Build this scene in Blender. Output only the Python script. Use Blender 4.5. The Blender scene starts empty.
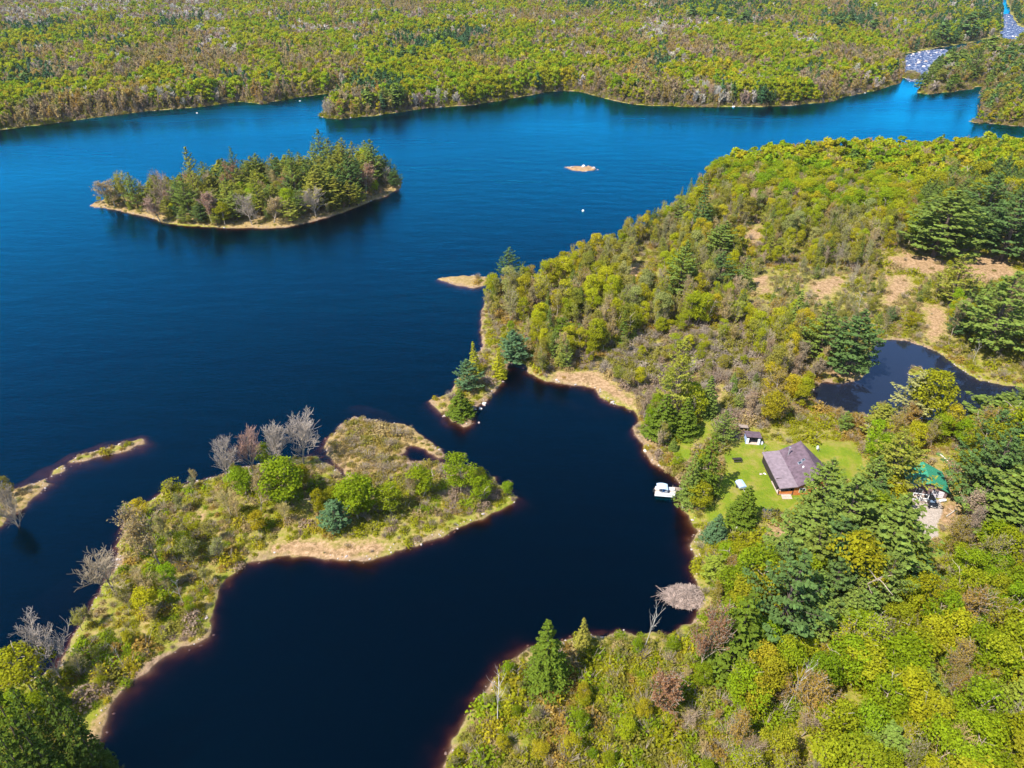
import bpy, math, random
import numpy as np
from mathutils import Vector, Matrix
R = math.radians
rng = np.random.default_rng(7)
random.seed(7)
sc = bpy.context.scene
col = sc.collection

# ------------------------------------------------------------------ camera, sky, sun, exposure
CAM_H, PITCH, F = 120.0, R(33.0), 705.0
cam_d = bpy.data.cameras.new('camera'); cam = bpy.data.objects.new('camera', cam_d); col.objects.link(cam)
cam_d.sensor_width = 36; cam_d.lens = F / 1024 * 36; cam_d.clip_start = 1; cam_d.clip_end = 40000
cam.location = (0, 0, CAM_H); cam.rotation_euler = (R(90) - PITCH, 0, 0)
sc.camera = cam
SUN_EL = 54.0
SUN_AZ = math.atan2(-0.80, -0.60)          # x, y of the direction to the sun
w = bpy.data.worlds.new('World'); sc.world = w; w.use_nodes = True
nt = w.node_tree; nt.nodes.clear()
sky = nt.nodes.new('ShaderNodeTexSky'); sky.sky_type = 'NISHITA'; sky.sun_disc = False
sky.sun_elevation = R(SUN_EL); sky.sun_rotation = SUN_AZ; sky.altitude = 200
sky.air_density = 1.0; sky.dust_density = 0.3; sky.ozone_density = 3.0
bg = nt.nodes.new('ShaderNodeBackground'); bg.inputs[1].default_value = 0.14
out = nt.nodes.new('ShaderNodeOutputWorld')
nt.links.new(sky.outputs[0], bg.inputs[0]); nt.links.new(bg.outputs[0], out.inputs[0])
sd = bpy.data.lights.new('sun', 'SUN'); sd.energy = 5.0; sd.angle = R(0.5); sd.color = (1.0, 0.95, 0.87)
so = bpy.data.objects.new('sun', sd); col.objects.link(so); so.location = (-200, -150, 400)
sv = Vector((math.sin(SUN_AZ) * math.cos(R(SUN_EL)), math.cos(SUN_AZ) * math.cos(R(SUN_EL)), math.sin(R(SUN_EL))))
so.rotation_euler = sv.to_track_quat('Z', 'Y').to_euler()
sc.view_settings.view_transform = 'Standard'; sc.view_settings.look = 'None'
sc.view_settings.exposure = 1.08; sc.view_settings.gamma = 1; sc.view_settings.use_curve_mapping = False
sc.render.engine = 'CYCLES'
sc.cycles.max_bounces = 6; sc.cycles.diffuse_bounces = 2; sc.cycles.glossy_bounces = 2
sc.cycles.transmission_bounces = 2; sc.cycles.transparent_max_bounces = 8; sc.cycles.volume_bounces = 0
sc.cycles.caustics_reflective = False; sc.cycles.caustics_refractive = False

# ------------------------------------------------------------------ pixel <-> world
cp, sp = math.cos(PITCH), math.sin(PITCH)
def unproj(px, py, z=0.0):
    a = (np.asarray(px, float) - 512) / F; b = (384 - np.asarray(py, float)) / F
    dx = a; dy = cp + b * sp; dz = -sp + b * cp
    t = (CAM_H - z) / (-dz)
    return dx * t, dy * t
def proj(x, y, z=0.0):
    x = np.asarray(x, float); y = np.asarray(y, float); zz = z - CAM_H
    dep = y * cp - zz * sp; up = y * sp + zz * cp
    dep = np.maximum(dep, 1e-3)
    return 512 + F * x / dep, 384 - F * up / dep
def height_from(px, py, top):
    """height in metres of an upright thing whose base shows at (px,py) and top at row `top`"""
    x, y = unproj(px, py)
    b = (384 - top) / F
    t = y / (cp + b * sp)
    return float(CAM_H + t * (-sp + b * cp))

# ------------------------------------------------------------------ noise
def _h(ix, iy, s):
    n = (ix * 374761393 + iy * 668265263 + s * 1442695041) & 0xffffffff
    n = ((n ^ (n >> 13)) * 1274126177) & 0xffffffff
    return ((n ^ (n >> 16)) & 0xffff) / 65535.0
def vnoise(x, y, s=0):
    ix = np.floor(x).astype(np.int64); iy = np.floor(y).astype(np.int64)
    fx = x - ix; fy = y - iy
    fx = fx * fx * (3 - 2 * fx); fy = fy * fy * (3 - 2 * fy)
    return ((_h(ix, iy, s) * (1 - fx) + _h(ix + 1, iy, s) * fx) * (1 - fy)
            + (_h(ix, iy + 1, s) * (1 - fx) + _h(ix + 1, iy + 1, s) * fx) * fy)
def fbm(x, y, s=0, o=3):
    v = 0; a = 1; t = 0
    for k in range(o):
        v = v + a * vnoise(x, y, s + 17 * k); t += a; a *= .5; x = x * 2.03 + 5.1; y = y * 2.03 + 1.7
    return v / t

# ------------------------------------------------------------------ shorelines, traced where the ground meets the water
FAR = [(-700,140),(-300,145),(-100,138),(0,130),(50,124),(100,117),(150,111),(200,107),(235,102),(262,104),(290,99),(330,93),(352,91),(356,95),(338,100),(325,112),
       (320,117),(340,119),(370,116),(400,112),(430,108),(470,105),(500,101),(520,97),(545,92),(560,91),(580,92),(600,97),(620,102),(640,105),(680,107),(720,107),
       (760,107),(790,106),(810,104),(835,101),(845,97),(865,93),(885,88),(900,83),(912,79),(924,84),(916,93),(930,95),(950,92),(970,89),(985,86),(982,95),(980,105),(984,113),
       (1005,116),(1003,121),(985,123),(1024,127),(1200,135),(1700,140),(5000,-2),(5000,-52.5),(-4000,-52.5),(-4000,60)]
ISLAND = [(88,206),(105,209),(130,213),(150,217),(165,223),(190,226),(230,228),(270,229),(300,225),(330,217),(360,206),(385,196),(400,188),(402,181),(395,173),
          (370,168),(340,170),(290,174),(230,180),(170,188),(120,196),(100,200)]
PENIN = [(88,768),(97,740),(110,705),(125,690),(150,668),(180,648),(208,637),(213,628),(211,610),(217,595),(230,577),(250,562),(275,556),(320,558),(350,562),(375,560),
         (395,550),(430,541),(450,533),(480,519),(500,509),(518,499),(514,492),(504,486),(494,477),(478,472),(462,468),(448,464),(430,461),(410,461),(399,456),(406,447),(418,446),(427,452),
         (438,459),(444,457),(438,448),(425,438),(412,428),(404,424),(380,421),(355,417),(342,424),(328,438),(323,448),(330,457),(340,467),(347,474),(345,481),(341,474),
         (330,465),(318,457),(305,456),(285,459),(262,464),(240,468),(225,474),(200,480),(175,486),(158,495),(140,508),(126,520),(122,532),(118,550),(112,570),(96,600),(84,620),(70,645),
         (58,668),(35,678),(0,688),(-60,700),(-300,705),(-500,900),(-300,1100),(60,1100),(80,820)]
MAIN = [(440,830),(443,768),(448,750),(458,732),(470,714),(484,694),(496,676),(510,660),(530,648),(560,640),(590,636),(620,632),(640,634),(658,634),(680,630),(694,622),(700,608),(698,590),
        (694,575),(694,560),(692,545),(697,532),(690,520),(684,510),(682,498),(685,487),(672,476),(656,466),(646,455),(640,440),(632,428),(640,420),(634,411),(615,404),
        (600,398),(594,389),(575,386),(545,381),(528,373),(524,363),(510,364),(504,374),(500,386),(492,396),(480,404),(472,411),(473,423),(465,429),(448,419),(438,408),
        (428,401),(436,397),(446,396),(452,390),(456,380),(464,372),(474,358),(482,345),(480,330),(481,312),(486,298),(496,287),(515,284),(540,276),(570,262),(600,250),(635,232),
        (665,215),(685,200),(700,185),(718,172),(750,164),(800,160),(860,158),(920,157),(1024,153),(1200,148),(1700,150),(2500,400),(2500,1200),(440,1200)]
LEFT = [(-200,560),(0,526),(12,516),(26,505),(40,494),(49,484),(44,479),(30,485),(15,490),(0,488),(-200,470)]
LANDS = [FAR, ISLAND, PENIN, MAIN, LEFT,
         [(565,168),(578,166),(590,166),(597,169),(588,171),(574,171)],
         [(438,279),(450,276),(475,275),(488,277),(487,284),(472,288),(455,285)],
         [(66,463),(80,455),(100,449),(125,443),(143,439),(145,443),(125,451),(100,457),(75,463)],
         [(50,478),(54,469),(62,465),(65,468),(58,475)],
         [(968,121),(985,119),(990,122),(980,124)]]
POND = [(880,340),(869,354),(873,367),(862,380),(845,384),(825,382),(815,392),(820,404),(850,412),(890,416),(930,420),(965,421),(995,414),(1024,410),(1150,395),(1150,375),(1050,387),
        (1024,388),(1000,385),(975,379),(960,369),(945,356),(925,347),(905,341)]
RIVER = [(899,86),(903,74),(905,64),(906,54),(925,50),(945,47),(975,42),(1001,36),(1003,24),(1001,12),(1001,2),(1000,-3),(1004,-3),(1007,4),(1010,14),(1018,27),(1050,34),(1050,42),(1010,42),
         (985,50),(950,57),(940,64),(930,70),(926,80),(920,90)]
INLAND_WATER = [POND, RIVER]
ISLETS = [[(908,372),(912,367),(920,367),(925,371),(920,376),(911,376)], [(901,77),(907,72),(918,75),(921,79),(912,80)]]
SHOALS = [([(330,410),(345,396),(375,398),(400,408),(412,420),(395,420),(350,412)], .9), ([(360,300),(400,285),(438,272),(490,285),(482,310),(430,325),(385,315)], 2.0),
          ([(-20,500),(20,470),(60,455),(110,440),(150,428),(165,440),(150,452),(100,462),(60,480),(30,500)], .42), ([(0,690),(0,600),(60,560),(110,530),(110,580),(60,650)], 1.8),
          ([(308,320),(316,318),(324,322),(318,326),(310,325)], .6), ([(585,172),(600,168),(635,172),(625,178),(600,178)], 1.0),
          ([(500,385),(515,365),(560,385),(620,410),(600,418),(545,400)], 1.2), ([(512,430),(540,440),(560,452),(545,452),(520,440)], 1.3), ([(440,395),(446,398),(470,432),(450,430),(425,402)], 1.1),
          ([(980,100),(1000,112),(1024,124),(1000,130),(960,122)], .8), ([(515,488),(530,500),(512,506)], .7)]
def wpoly(pl):
    # densify so that the perspective mapping keeps each shore where it was traced
    o = []
    for i in range(len(pl)):
        a = pl[i]; b = pl[(i + 1) % len(pl)]
        n = max(1, int(math.hypot(a[0] - b[0], a[1] - b[1]) / 60))
        for k in range(n):
            o.append((a[0] + (b[0] - a[0]) * k / n, a[1] + (b[1] - a[1]) * k / n))
    o = np.array(o); yy = np.maximum(o[:, 1], -52.5)
    x, y = unproj(o[:, 0], yy)
    return np.stack([x, y], 1)
def inside(P, x, y):
    c = np.zeros(x.shape, bool); n = len(P)
    for i in range(n):
        x1, y1 = P[i]; x2, y2 = P[(i + 1) % n]
        if y1 == y2: continue
        m = (y1 > y) != (y2 > y)
        c ^= m & (x < (x2 - x1) * (y - y1) / (y2 - y1) + x1)
    return c
def sdist(P, x, y):
    d2 = np.full(x.shape, 1e12); n = len(P)
    for i in range(n):
        x1, y1 = P[i]; x2, y2 = P[(i + 1) % n]
        ex, ey = x2 - x1, y2 - y1; l2 = ex * ex + ey * ey + 1e-9
        t = np.clip(((x - x1) * ex + (y - y1) * ey) / l2, 0, 1)
        np.minimum(d2, (x - x1 - t * ex) ** 2 + (y - y1 - t * ey) ** 2, out=d2)
    return np.where(inside(P, x, y), 1, -1) * np.sqrt(d2)
WL = [wpoly(p) for p in LANDS]; WW = [wpoly(p) for p in INLAND_WATER]; WI = [wpoly(p) for p in ISLETS]
WS = [(wpoly(p), z) for p, z in SHOALS]
def shore(x, y):
    """signed distance to the nearest shore in metres, positive on land"""
    x = np.asarray(x, float); y = np.asarray(y, float)
    r = np.hypot(x, y)
    a = np.clip(r / 420, .45, 1.6)
    jx = (fbm(x / (7 * a), y / (7 * a), 3) - .5) * 3.6 * a + (vnoise(x / 1.7, y / 1.7, 5) - .5) * 1.0
    jy = (fbm(x / (7 * a), y / (7 * a), 9) - .5) * 3.6 * a + (vnoise(x / 1.7, y / 1.7, 6) - .5) * 1.0
    qx, qy = x + jx, y + jy
    d = np.full(x.shape, -1e6)
    for P in WL: d = np.maximum(d, sdist(P, qx, qy))
    for P in WW: d = np.minimum(d, -sdist(P, qx, qy))
    for P in WI: d = np.maximum(d, sdist(P, qx, qy))
    return d
def ground_z(x, y, d=None):
    x = np.asarray(x, float); y = np.asarray(y, float)
    if d is None: d = shore(x, y)
    n = fbm(x / 23, y / 23, 21) - .5; n2 = fbm(x / 5, y / 5, 31) - .5
    dl = np.maximum(d, 0)
    up = .35 * (1 - np.exp(-dl / .7)) + 1.1 * (1 - np.exp(-dl / 22)) + np.clip(dl / 10, 0, 1) * n * 1.3 + np.clip(dl / 3, 0, 1) * n2 * .35
    up = up + np.clip((dl - 30) / 300, 0, 1) * 14 * np.clip((y - 600) / 300, 0, 1) * (fbm(x / 260, y / 260, 77) - .15)
    dw = np.maximum(-d, 0)
    dn = -.03 - (.33 + .5 * np.clip(fbm(x / 17, y / 17, 55) * 2.4 - .7, 0, 1)) * dw - .01 * dw ** 2
    dn = np.maximum(dn, -7.5 + n * 1.5)
    for P, z in WS:
        k = np.clip(sdist(P, x, y) / 9 + .55 + n * .9 + n2 * .4, 0, 1); k = k * k * (3 - 2 * k)
        dn = np.where(dn < -z, dn * (1 - k) - z * k, dn)
    return np.where(d > 0, up, dn)
def at(px, py, z=None):
    """world point of the ground seen at a pixel"""
    h = 0.0
    for _ in range(3):
        x, y = unproj(px, py, h)
        h = float(ground_z(np.array([x]), np.array([y]))[0]) if z is None else z
    return Vector((float(x), float(y), h))

# ------------------------------------------------------------------ materials
def mat(name, color=(.5, .5, .5), rough=.8, spec=.3, metal=0.0, noise=0.0, scale=3.0, bump=0.0, color2=None):
    m = bpy.data.materials.new(name); m.use_nodes = True; n = m.node_tree; b = n.nodes['Principled BSDF']
    b.inputs['Roughness'].default_value = rough; b.inputs['Metallic'].default_value = metal
    b.inputs['Specular IOR Level'].default_value = spec
    tc = n.nodes.new('ShaderNodeTexCoord'); t = n.nodes.new('ShaderNodeTexNoise'); t.inputs['Scale'].default_value = scale; t.inputs['Detail'].default_value = 5
    n.links.new(tc.outputs['Object'], t.inputs['Vector'])
    rp = n.nodes.new('ShaderNodeValToRGB'); rp.color_ramp.elements[0].position = .3; rp.color_ramp.elements[1].position = .7
    c2 = color2 or tuple(min(1, c * (1 + noise)) for c in color)
    c1 = color if color2 else tuple(c * (1 - noise) for c in color)
    rp.color_ramp.elements[0].color = (*c1, 1); rp.color_ramp.elements[1].color = (*c2, 1)
    n.links.new(t.outputs['Fac'], rp.inputs[0]); n.links.new(rp.outputs[0], b.inputs['Base Color'])
    if bump:
        bp = n.nodes.new('ShaderNodeBump'); bp.inputs['Strength'].default_value = bump; bp.inputs['Distance'].default_value = .05
        n.links.new(t.outputs['Fac'], bp.inputs['Height']); n.links.new(bp.outputs[0], b.inputs['Normal'])
    return m
def leaf_mat(name, src, transl=.5, fixed=None, vary=.34):
    m = bpy.data.materials.new(name); m.use_nodes = True; n = m.node_tree; n.nodes.clear()
    if fixed: c = n.nodes.new('ShaderNodeRGB'); c.outputs[0].default_value = (*fixed, 1); cs = c.outputs[0]
    elif src == 'OBJ': c = n.nodes.new('ShaderNodeObjectInfo'); cs = c.outputs['Color']
    else: c = n.nodes.new('ShaderNodeAttribute'); c.attribute_type = 'INSTANCER'; c.attribute_name = 'tint'; cs = c.outputs['Color']
    a = n.nodes.new('ShaderNodeAttribute'); a.attribute_name = 'v'
    hs = n.nodes.new('ShaderNodeHueSaturation')
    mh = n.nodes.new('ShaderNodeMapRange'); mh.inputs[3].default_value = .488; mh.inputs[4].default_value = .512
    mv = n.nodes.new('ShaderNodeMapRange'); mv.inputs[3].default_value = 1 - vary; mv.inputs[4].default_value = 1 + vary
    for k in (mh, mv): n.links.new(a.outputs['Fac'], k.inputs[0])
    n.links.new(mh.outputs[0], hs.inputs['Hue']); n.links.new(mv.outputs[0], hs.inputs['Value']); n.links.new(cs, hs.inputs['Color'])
    d = n.nodes.new('ShaderNodeBsdfDiffuse'); t = n.nodes.new('ShaderNodeBsdfTranslucent'); mx = n.nodes.new('ShaderNodeMixShader'); mx.inputs[0].default_value = transl
    n.links.new(hs.outputs[0], d.inputs[0]); n.links.new(hs.outputs[0], t.inputs[0])
    n.links.new(d.outputs[0], mx.inputs[1]); n.links.new(t.outputs[0], mx.inputs[2])
    o = n.nodes.new('ShaderNodeOutputMaterial'); n.links.new(mx.outputs[0], o.inputs[0])
    return m
M_leaf = {'OBJ': leaf_mat('leaves', 'OBJ'), 'INST': leaf_mat('leaves_mass', 'INST')}
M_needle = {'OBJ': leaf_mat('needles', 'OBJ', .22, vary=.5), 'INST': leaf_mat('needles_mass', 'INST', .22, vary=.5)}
M_twig = {'OBJ': leaf_mat('twigs', 'OBJ', 0, vary=.25), 'INST': leaf_mat('twigs_mass', 'INST', 0, vary=.25)}
M_bark = mat('bark_grey', (.33, .265, .20), .9, noise=.35, scale=2)
M_pinebark = mat('bark_brown', (.09, .065, .05), .95, noise=.3, scale=2)
M_dead = mat('dead_wood', (.42, .38, .33), .9, noise=.25, scale=2)

def ground_material():
    m = bpy.data.materials.new('ground'); m.use_nodes = True; n = m.node_tree; b = n.nodes['Principled BSDF']
    L = n.links.new
    b.inputs['Roughness'].default_value = .95; b.inputs['Specular IOR Level'].default_value = .1
    def attr(nm): a = n.nodes.new('ShaderNodeAttribute'); a.attribute_name = nm; return a
    g = n.nodes.new('ShaderNodeNewGeometry')
    def noise(s, d=5, r=.6):
        t = n.nodes.new('ShaderNodeTexNoise'); t.inputs['Scale'].default_value = s; t.inputs['Detail'].default_value = d; t.inputs['Roughness'].default_value = r
        L(g.outputs['Position'], t.inputs['Vector']); return t.outputs['Fac']
    def ramp(f, stops):
        r = n.nodes.new('ShaderNodeValToRGB'); e = r.color_ramp.elements
        while len(e) < len(stops): e.new(.5)
        for k, (p, c) in enumerate(stops): e[k].position = p; e[k].color = (*c, 1)
        L(f, r.inputs[0]); return r.outputs[0]
    def mix(f, a, c):
        x = n.nodes.new('ShaderNodeMix'); x.data_type = 'RGBA'; L(f, x.inputs[0]); L(a, x.inputs[6]); L(c, x.inputs[7]); return x.outputs[2]
    def mrange(v, a, c, lo=0, hi=1):
        r = n.nodes.new('ShaderNodeMapRange'); r.inputs[1].default_value = a; r.inputs[2].default_value = c; r.inputs[3].default_value = lo; r.inputs[4].default_value = hi
        L(v, r.inputs[0]); return r.outputs[0]
    def add(a, c, k=1.0):
        x = n.nodes.new('ShaderNodeMath'); x.operation = 'MULTIPLY_ADD'; L(c, x.inputs[0]); x.inputs[1].default_value = k; L(a, x.inputs[2]); return x.outputs[0]
    nf, nm, nl = noise(1.1, 6, .7), noise(.22, 5), noise(.05, 4)
    base = ramp(nf, [(.30, (.11, .11, .02)), (.45, (.20, .175, .035)), (.56, (.27, .205, .07)), (.70, (.33, .24, .12))])
    base2 = ramp(nf, [(.3, (.10, .12, .012)), (.5, (.18, .19, .018)), (.7, (.24, .17, .05))])
    base = mix(mrange(nm, .42, .6), base, base2)
    lawn = ramp(nm, [(.34, (.085, .14, .009)), (.47, (.125, .165, .012)), (.56, (.20, .18, .03)), (.66, (.26, .185, .07))])
    lawn2 = ramp(nf, [(.3, (.10, .15, .008)), (.7, (.20, .23, .015))])
    x = n.nodes.new('ShaderNodeMix'); x.data_type = 'RGBA'; x.inputs[0].default_value = .4; L(lawn, x.inputs[6]); L(lawn2, x.inputs[7]); lawn = x.outputs[2]
    sand = ramp(nf, [(.3, (.12, .085, .04)), (.42, (.20, .125, .06)), (.55, (.32, .205, .11)), (.7, (.42, .28, .17))])
    gravel = ramp(noise(3, 4), [(.3, (.24, .20, .17)), (.7, (.40, .34, .29))])
    marsh = ramp(nf, [(.28, (.10, .075, .025)), (.42, (.21, .15, .05)), (.56, (.30, .205, .09)), (.7, (.36, .25, .15))])
    rim = ramp(noise(.9, 6, .8), [(.3, (.08, .055, .03)), (.45, (.18, .12, .07)), (.6, (.29, .195, .125)), (.75, (.22, .18, .06))])
    bed = ramp(nm, [(.3, (.06, .04, .02)), (.7, (.22, .14, .075))])
    ms = attr('masks'); sep = n.nodes.new('ShaderNodeSeparateColor'); L(ms.outputs['Color'], sep.inputs[0])
    m2 = attr('masks_more'); sep2 = n.nodes.new('ShaderNodeSeparateColor'); L(m2.outputs['Color'], sep2.inputs[0])
    def edge(v): return mrange(add(add(v, nf, .5), nm, 1.2), 1.25, 1.6)
    c = mix(mrange(add(sep2.outputs[0], nf, .7), .72, .98), base, marsh)
    c = mix(mrange(add(add(sep2.outputs[1], nf, .8), nm, 2.6), 2.78, 3.1), c, sand)
    c = mix(edge(sep.outputs[0]), c, sand)
    c = mix(mrange(add(sep.outputs[1], nf, .35), .6, .85), c, lawn)
    c = mix(mrange(add(sep.outputs[2], nf, .5), .7, .9), c, gravel)
    sh = attr('shore').outputs['Fac']
    c = mix(mrange(add(add(sh, nl, 12), nm, 5), 9.8, 7.9), c, rim)
    c = mix(mrange(sh, .15, -.25), c, bed)
    L(c, b.inputs['Base Color'])
    bp = n.nodes.new('ShaderNodeBump'); bp.inputs['Strength'].default_value = .7; bp.inputs['Distance'].default_value = .5
    L(nf, bp.inputs['Height']); L(bp.outputs[0], b.inputs['Normal'])
    return m
def water_material():
    m = bpy.data.materials.new('water'); m.use_nodes = True; n = m.node_tree; n.nodes.clear(); L = n.links.new
    g = n.nodes.new('ShaderNodeNewGeometry')
    def noise(s, d, sx=1, sy=1):
        mp = n.nodes.new('ShaderNodeMapping'); mp.inputs['Scale'].default_value = (sx, sy, 1); mp.inputs['Rotation'].default_value = (0, 0, R(20))
        t = n.nodes.new('ShaderNodeTexNoise'); t.inputs['Scale'].default_value = s; t.inputs['Detail'].default_value = d
        L(g.outputs['Position'], mp.inputs[0]); L(mp.outputs[0], t.inputs['Vector']); return t.outputs['Fac']
    a = noise(.9, 3, .45, 1.2); bb = noise(.12, 3, .5, 1.3)
    add = n.nodes.new('ShaderNodeMath'); add.operation = 'MULTIPLY_ADD'; add.inputs[1].default_value = 2.5; L(bb, add.inputs[0]); L(a, add.inputs[2])
    bp = n.nodes.new('ShaderNodeBump'); bp.inputs['Strength'].default_value = .32; bp.inputs['Distance'].default_value = .25
    L(add.outputs[0], bp.inputs['Height'])
    fr = n.nodes.new('ShaderNodeFresnel'); fr.inputs['IOR'].default_value = 1.33; L(bp.outputs[0], fr.inputs['Normal'])
    gl = n.nodes.new('ShaderNodeBsdfGlossy'); L(bp.outputs[0], gl.inputs['Normal'])
    wind = noise(.011, 4, .5, 1.5)
    rr = n.nodes.new('ShaderNodeMapRange'); rr.inputs[1].default_value = .35; rr.inputs[2].default_value = .65; rr.inputs[3].default_value = .10; rr.inputs[4].default_value = .30
    L(wind, rr.inputs[0]); L(rr.outputs[0], gl.inputs['Roughness'])
    gl.inputs['Color'].default_value = (.0, .61, .98, 1)
    tr = n.nodes.new('ShaderNodeBsdfTransparent'); tr.inputs[0].default_value = (.92, .92, .92, 1)
    body = n.nodes.new('ShaderNodeBsdfDiffuse'); body.inputs[0].default_value = (.0, .003, .010, 1)
    m1 = n.nodes.new('ShaderNodeMixShader'); m1.inputs[0].default_value = .12; L(tr.outputs[0], m1.inputs[1]); L(body.outputs[0], m1.inputs[2])
    fk = n.nodes.new('ShaderNodeMath'); fk.operation = 'MULTIPLY_ADD'; fk.use_clamp = True; fk.inputs[1].default_value = 1.65; fk.inputs[2].default_value = -.017; L(fr.outputs[0], fk.inputs[0])
    m2 = n.nodes.new('ShaderNodeMixShader'); L(fk.outputs[0], m2.inputs[0]); L(m1.outputs[0], m2.inputs[1]); L(gl.outputs[0], m2.inputs[2])
    ab = n.nodes.new('ShaderNodeVolumeAbsorption'); ab.inputs['Color'].default_value = (.52, .24, .12, 1); ab.inputs['Density'].default_value = 2.5
    o = n.nodes.new('ShaderNodeOutputMaterial'); L(m2.outputs[0], o.inputs[0]); L(ab.outputs[0], o.inputs['Volume'])
    return m

# ------------------------------------------------------------------ mesh helpers
def mesh(name, V, Fc, mats=(), smooth=False, fmat=None, v=None):
    me = bpy.data.meshes.new(name)
    V = np.asarray(V, np.float32)
    if isinstance(Fc, np.ndarray):
        k = Fc.shape[1]
        me.vertices.add(len(V)); me.vertices.foreach_set('co', V.ravel())
        me.loops.add(Fc.size); me.loops.foreach_set('vertex_index', Fc.astype(np.int32).ravel())
        me.polygons.add(len(Fc)); me.polygons.foreach_set('loop_start', np.arange(0, Fc.size, k, dtype=np.int32))
        me.polygons.foreach_set('loop_total', np.full(len(Fc), k, np.int32))
        me.update(calc_edges=True)
    else:
        me.from_pydata([tuple(p) for p in V], [], Fc); me.update()
    for m in mats: me.materials.append(m)
    if fmat is not None: me.polygons.foreach_set('material_index', np.asarray(fmat, np.int32))
    if v is not None:
        a = me.attributes.new('v', 'FLOAT', 'FACE'); a.data.foreach_set('value', np.asarray(v, np.float32))
    if smooth: me.polygons.foreach_set('use_smooth', np.ones(len(me.polygons), bool))
    return me
def link(name, me, parent=None, loc=(0, 0, 0), rot=(0, 0, 0), label=None, cat=None, group=None, kind=None):
    o = bpy.data.objects.new(name, me); col.objects.link(o)
    if parent: o.parent = parent
    o.location = loc; o.rotation_euler = rot
    if label: o['label'] = label
    if cat: o['category'] = cat
    if group: o['group'] = group
    if kind: o['kind'] = kind
    return o
class Geo:
    """collects faces with material slots; build() makes one mesh"""
    def __init__(s): s.V = []; s.F = []
    def poly(s, pts, flip=False):
        i = len(s.V); s.V += [tuple(p) for p in pts]; f = list(range(i, i + len(pts))); s.F.append(f[::-1] if flip else f)
    def box(s, a, b, M=None):
        x0, y0, z0 = a; x1, y1, z1 = b
        P = [(x0,y0,z0),(x1,y0,z0),(x1,y1,z0),(x0,y1,z0),(x0,y0,z1),(x1,y0,z1),(x1,y1,z1),(x0,y1,z1)]
        if M is not None: P = [tuple(M @ Vector(p)) for p in P]
        i = len(s.V); s.V += P
        s.F += [[i+q for q in f] for f in ((0,3,2,1),(4,5,6,7),(0,1,5,4),(1,2,6,5),(2,3,7,6),(3,0,4,7))]
    def tube(s, a, b, r0, r1=None, n=8, cap=True):
        r1 = r0 if r1 is None else r1; a = Vector(a); b = Vector(b); d = (b - a).normalized()
        u = d.orthogonal().normalized(); w_ = d.cross(u); i = len(s.V)
        for p, r in ((a, r0), (b, r1)):
            for k in range(n):
                t = 2 * math.pi * k / n; s.V.append(tuple(p + (u * math.cos(t) + w_ * math.sin(t)) * r))
        for k in range(n): s.F.append([i + k, i + (k + 1) % n, i + n + (k + 1) % n, i + n + k])
        if cap: s.F.append([i + k for k in range(n)][::-1]); s.F.append([i + n + k for k in range(n)])
    def prism(s, prof, y0, y1):
        """profile in x,z extruded along y"""
        n = len(prof); i = len(s.V)
        s.V += [(x, y0, z) for x, z in prof] + [(x, y1, z) for x, z in prof]
        for k in range(n): s.F.append([i + k, i + n + k, i + n + (k + 1) % n, i + (k + 1) % n])
        s.F.append([i + k for k in range(n)]); s.F.append([i + n + k for k in range(n)][::-1])
    def slab(s, top, th):
        """thick sheet under a polygon"""
        n = len(top); i = len(s.V); s.V += [tuple(p) for p in top] + [(p[0], p[1], p[2] - th) for p in top]
        s.F.append([i + k for k in range(n)]); s.F.append([i + n + k for k in range(n)][::-1])
        for k in range(n): s.F.append([i + k, i + n + k, i + n + (k + 1) % n, i + (k + 1) % n])
    def build(s, name, m, parent=None, smooth=False, bevel=0, **kw):
        me = mesh(name, s.V, s.F, (m,), smooth)
        o = link(name, me, parent, **kw)
        if bevel:
            b = o.modifiers.new('bevel', 'BEVEL'); b.width = bevel; b.segments = 2; b.limit_method = 'ANGLE'
        return o
def empty(name, loc, rz=0, label=None, cat=None, group=None):
    o = bpy.data.objects.new(name, None); col.objects.link(o); o.location = loc; o.rotation_euler = (0, 0, rz)
    o['label'] = label; o['category'] = cat
    if group: o['group'] = group
    return o

# ------------------------------------------------------------------ ground zones (traced on the ground)
LAWN = [[(722,446),(745,441),(760,443),(770,448),(815,446),(848,444),(860,452),(862,470),(850,482),(815,492),(800,502),(788,512),(765,518),(755,528),(735,540),(722,538),(706,522),(702,508),(716,494),(724,476)],
        [(672,452),(684,438),(700,424),(712,417),(716,428),(708,440),(698,446),(690,462),(680,466)], [(846,478),(862,470),(868,486),(850,490)]]
SANDY = [[(560,165),(600,165),(602,172),(560,172)], [(905,250),(960,250),(960,256),(905,254)], [(880,262),(905,256),(935,262),(955,268),(985,256),(1010,262),(1016,280),(990,290),(965,284),(945,276),(925,280),(905,272),(885,276)],
         [(888,280),(905,276),(915,290),(900,300),(890,312),(880,300)], [(925,305),(945,310),(948,335),(930,345),(922,325)], [(805,285),(835,278),(850,285),(830,300),(812,298)],
         [(752,280),(768,276),(772,295),(758,300)], [(768,516),(784,516),(790,530),(786,545),(772,540),(764,526)], [(268,545),(300,540),(345,543),(378,540),(392,548),(372,562),(340,565),(290,562),(262,558)],
         [(648,432),(668,428),(675,436),(660,446),(645,444)], [(190,520),(202,512),(212,518),(200,530),(186,532)], [(628,268),(640,262),(646,285),(634,300),(624,290)], [(742,236),(760,226),(765,240),(748,252)],
         [(936,505),(955,500),(964,512),(955,535),(938,528),(925,515)], [(822,372),(850,362),(866,372),(858,381),(832,380)], [(545,374),(600,372),(634,398),(640,412),(600,394),(550,381)],
         [(700,395),(718,385),(726,400),(712,410)], [(922,86),(950,88),(980,86),(968,91),(918,93)], [(1000,640),(1024,630),(1024,650)], [(765,745),(800,735),(810,768),(770,775)]]
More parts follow.
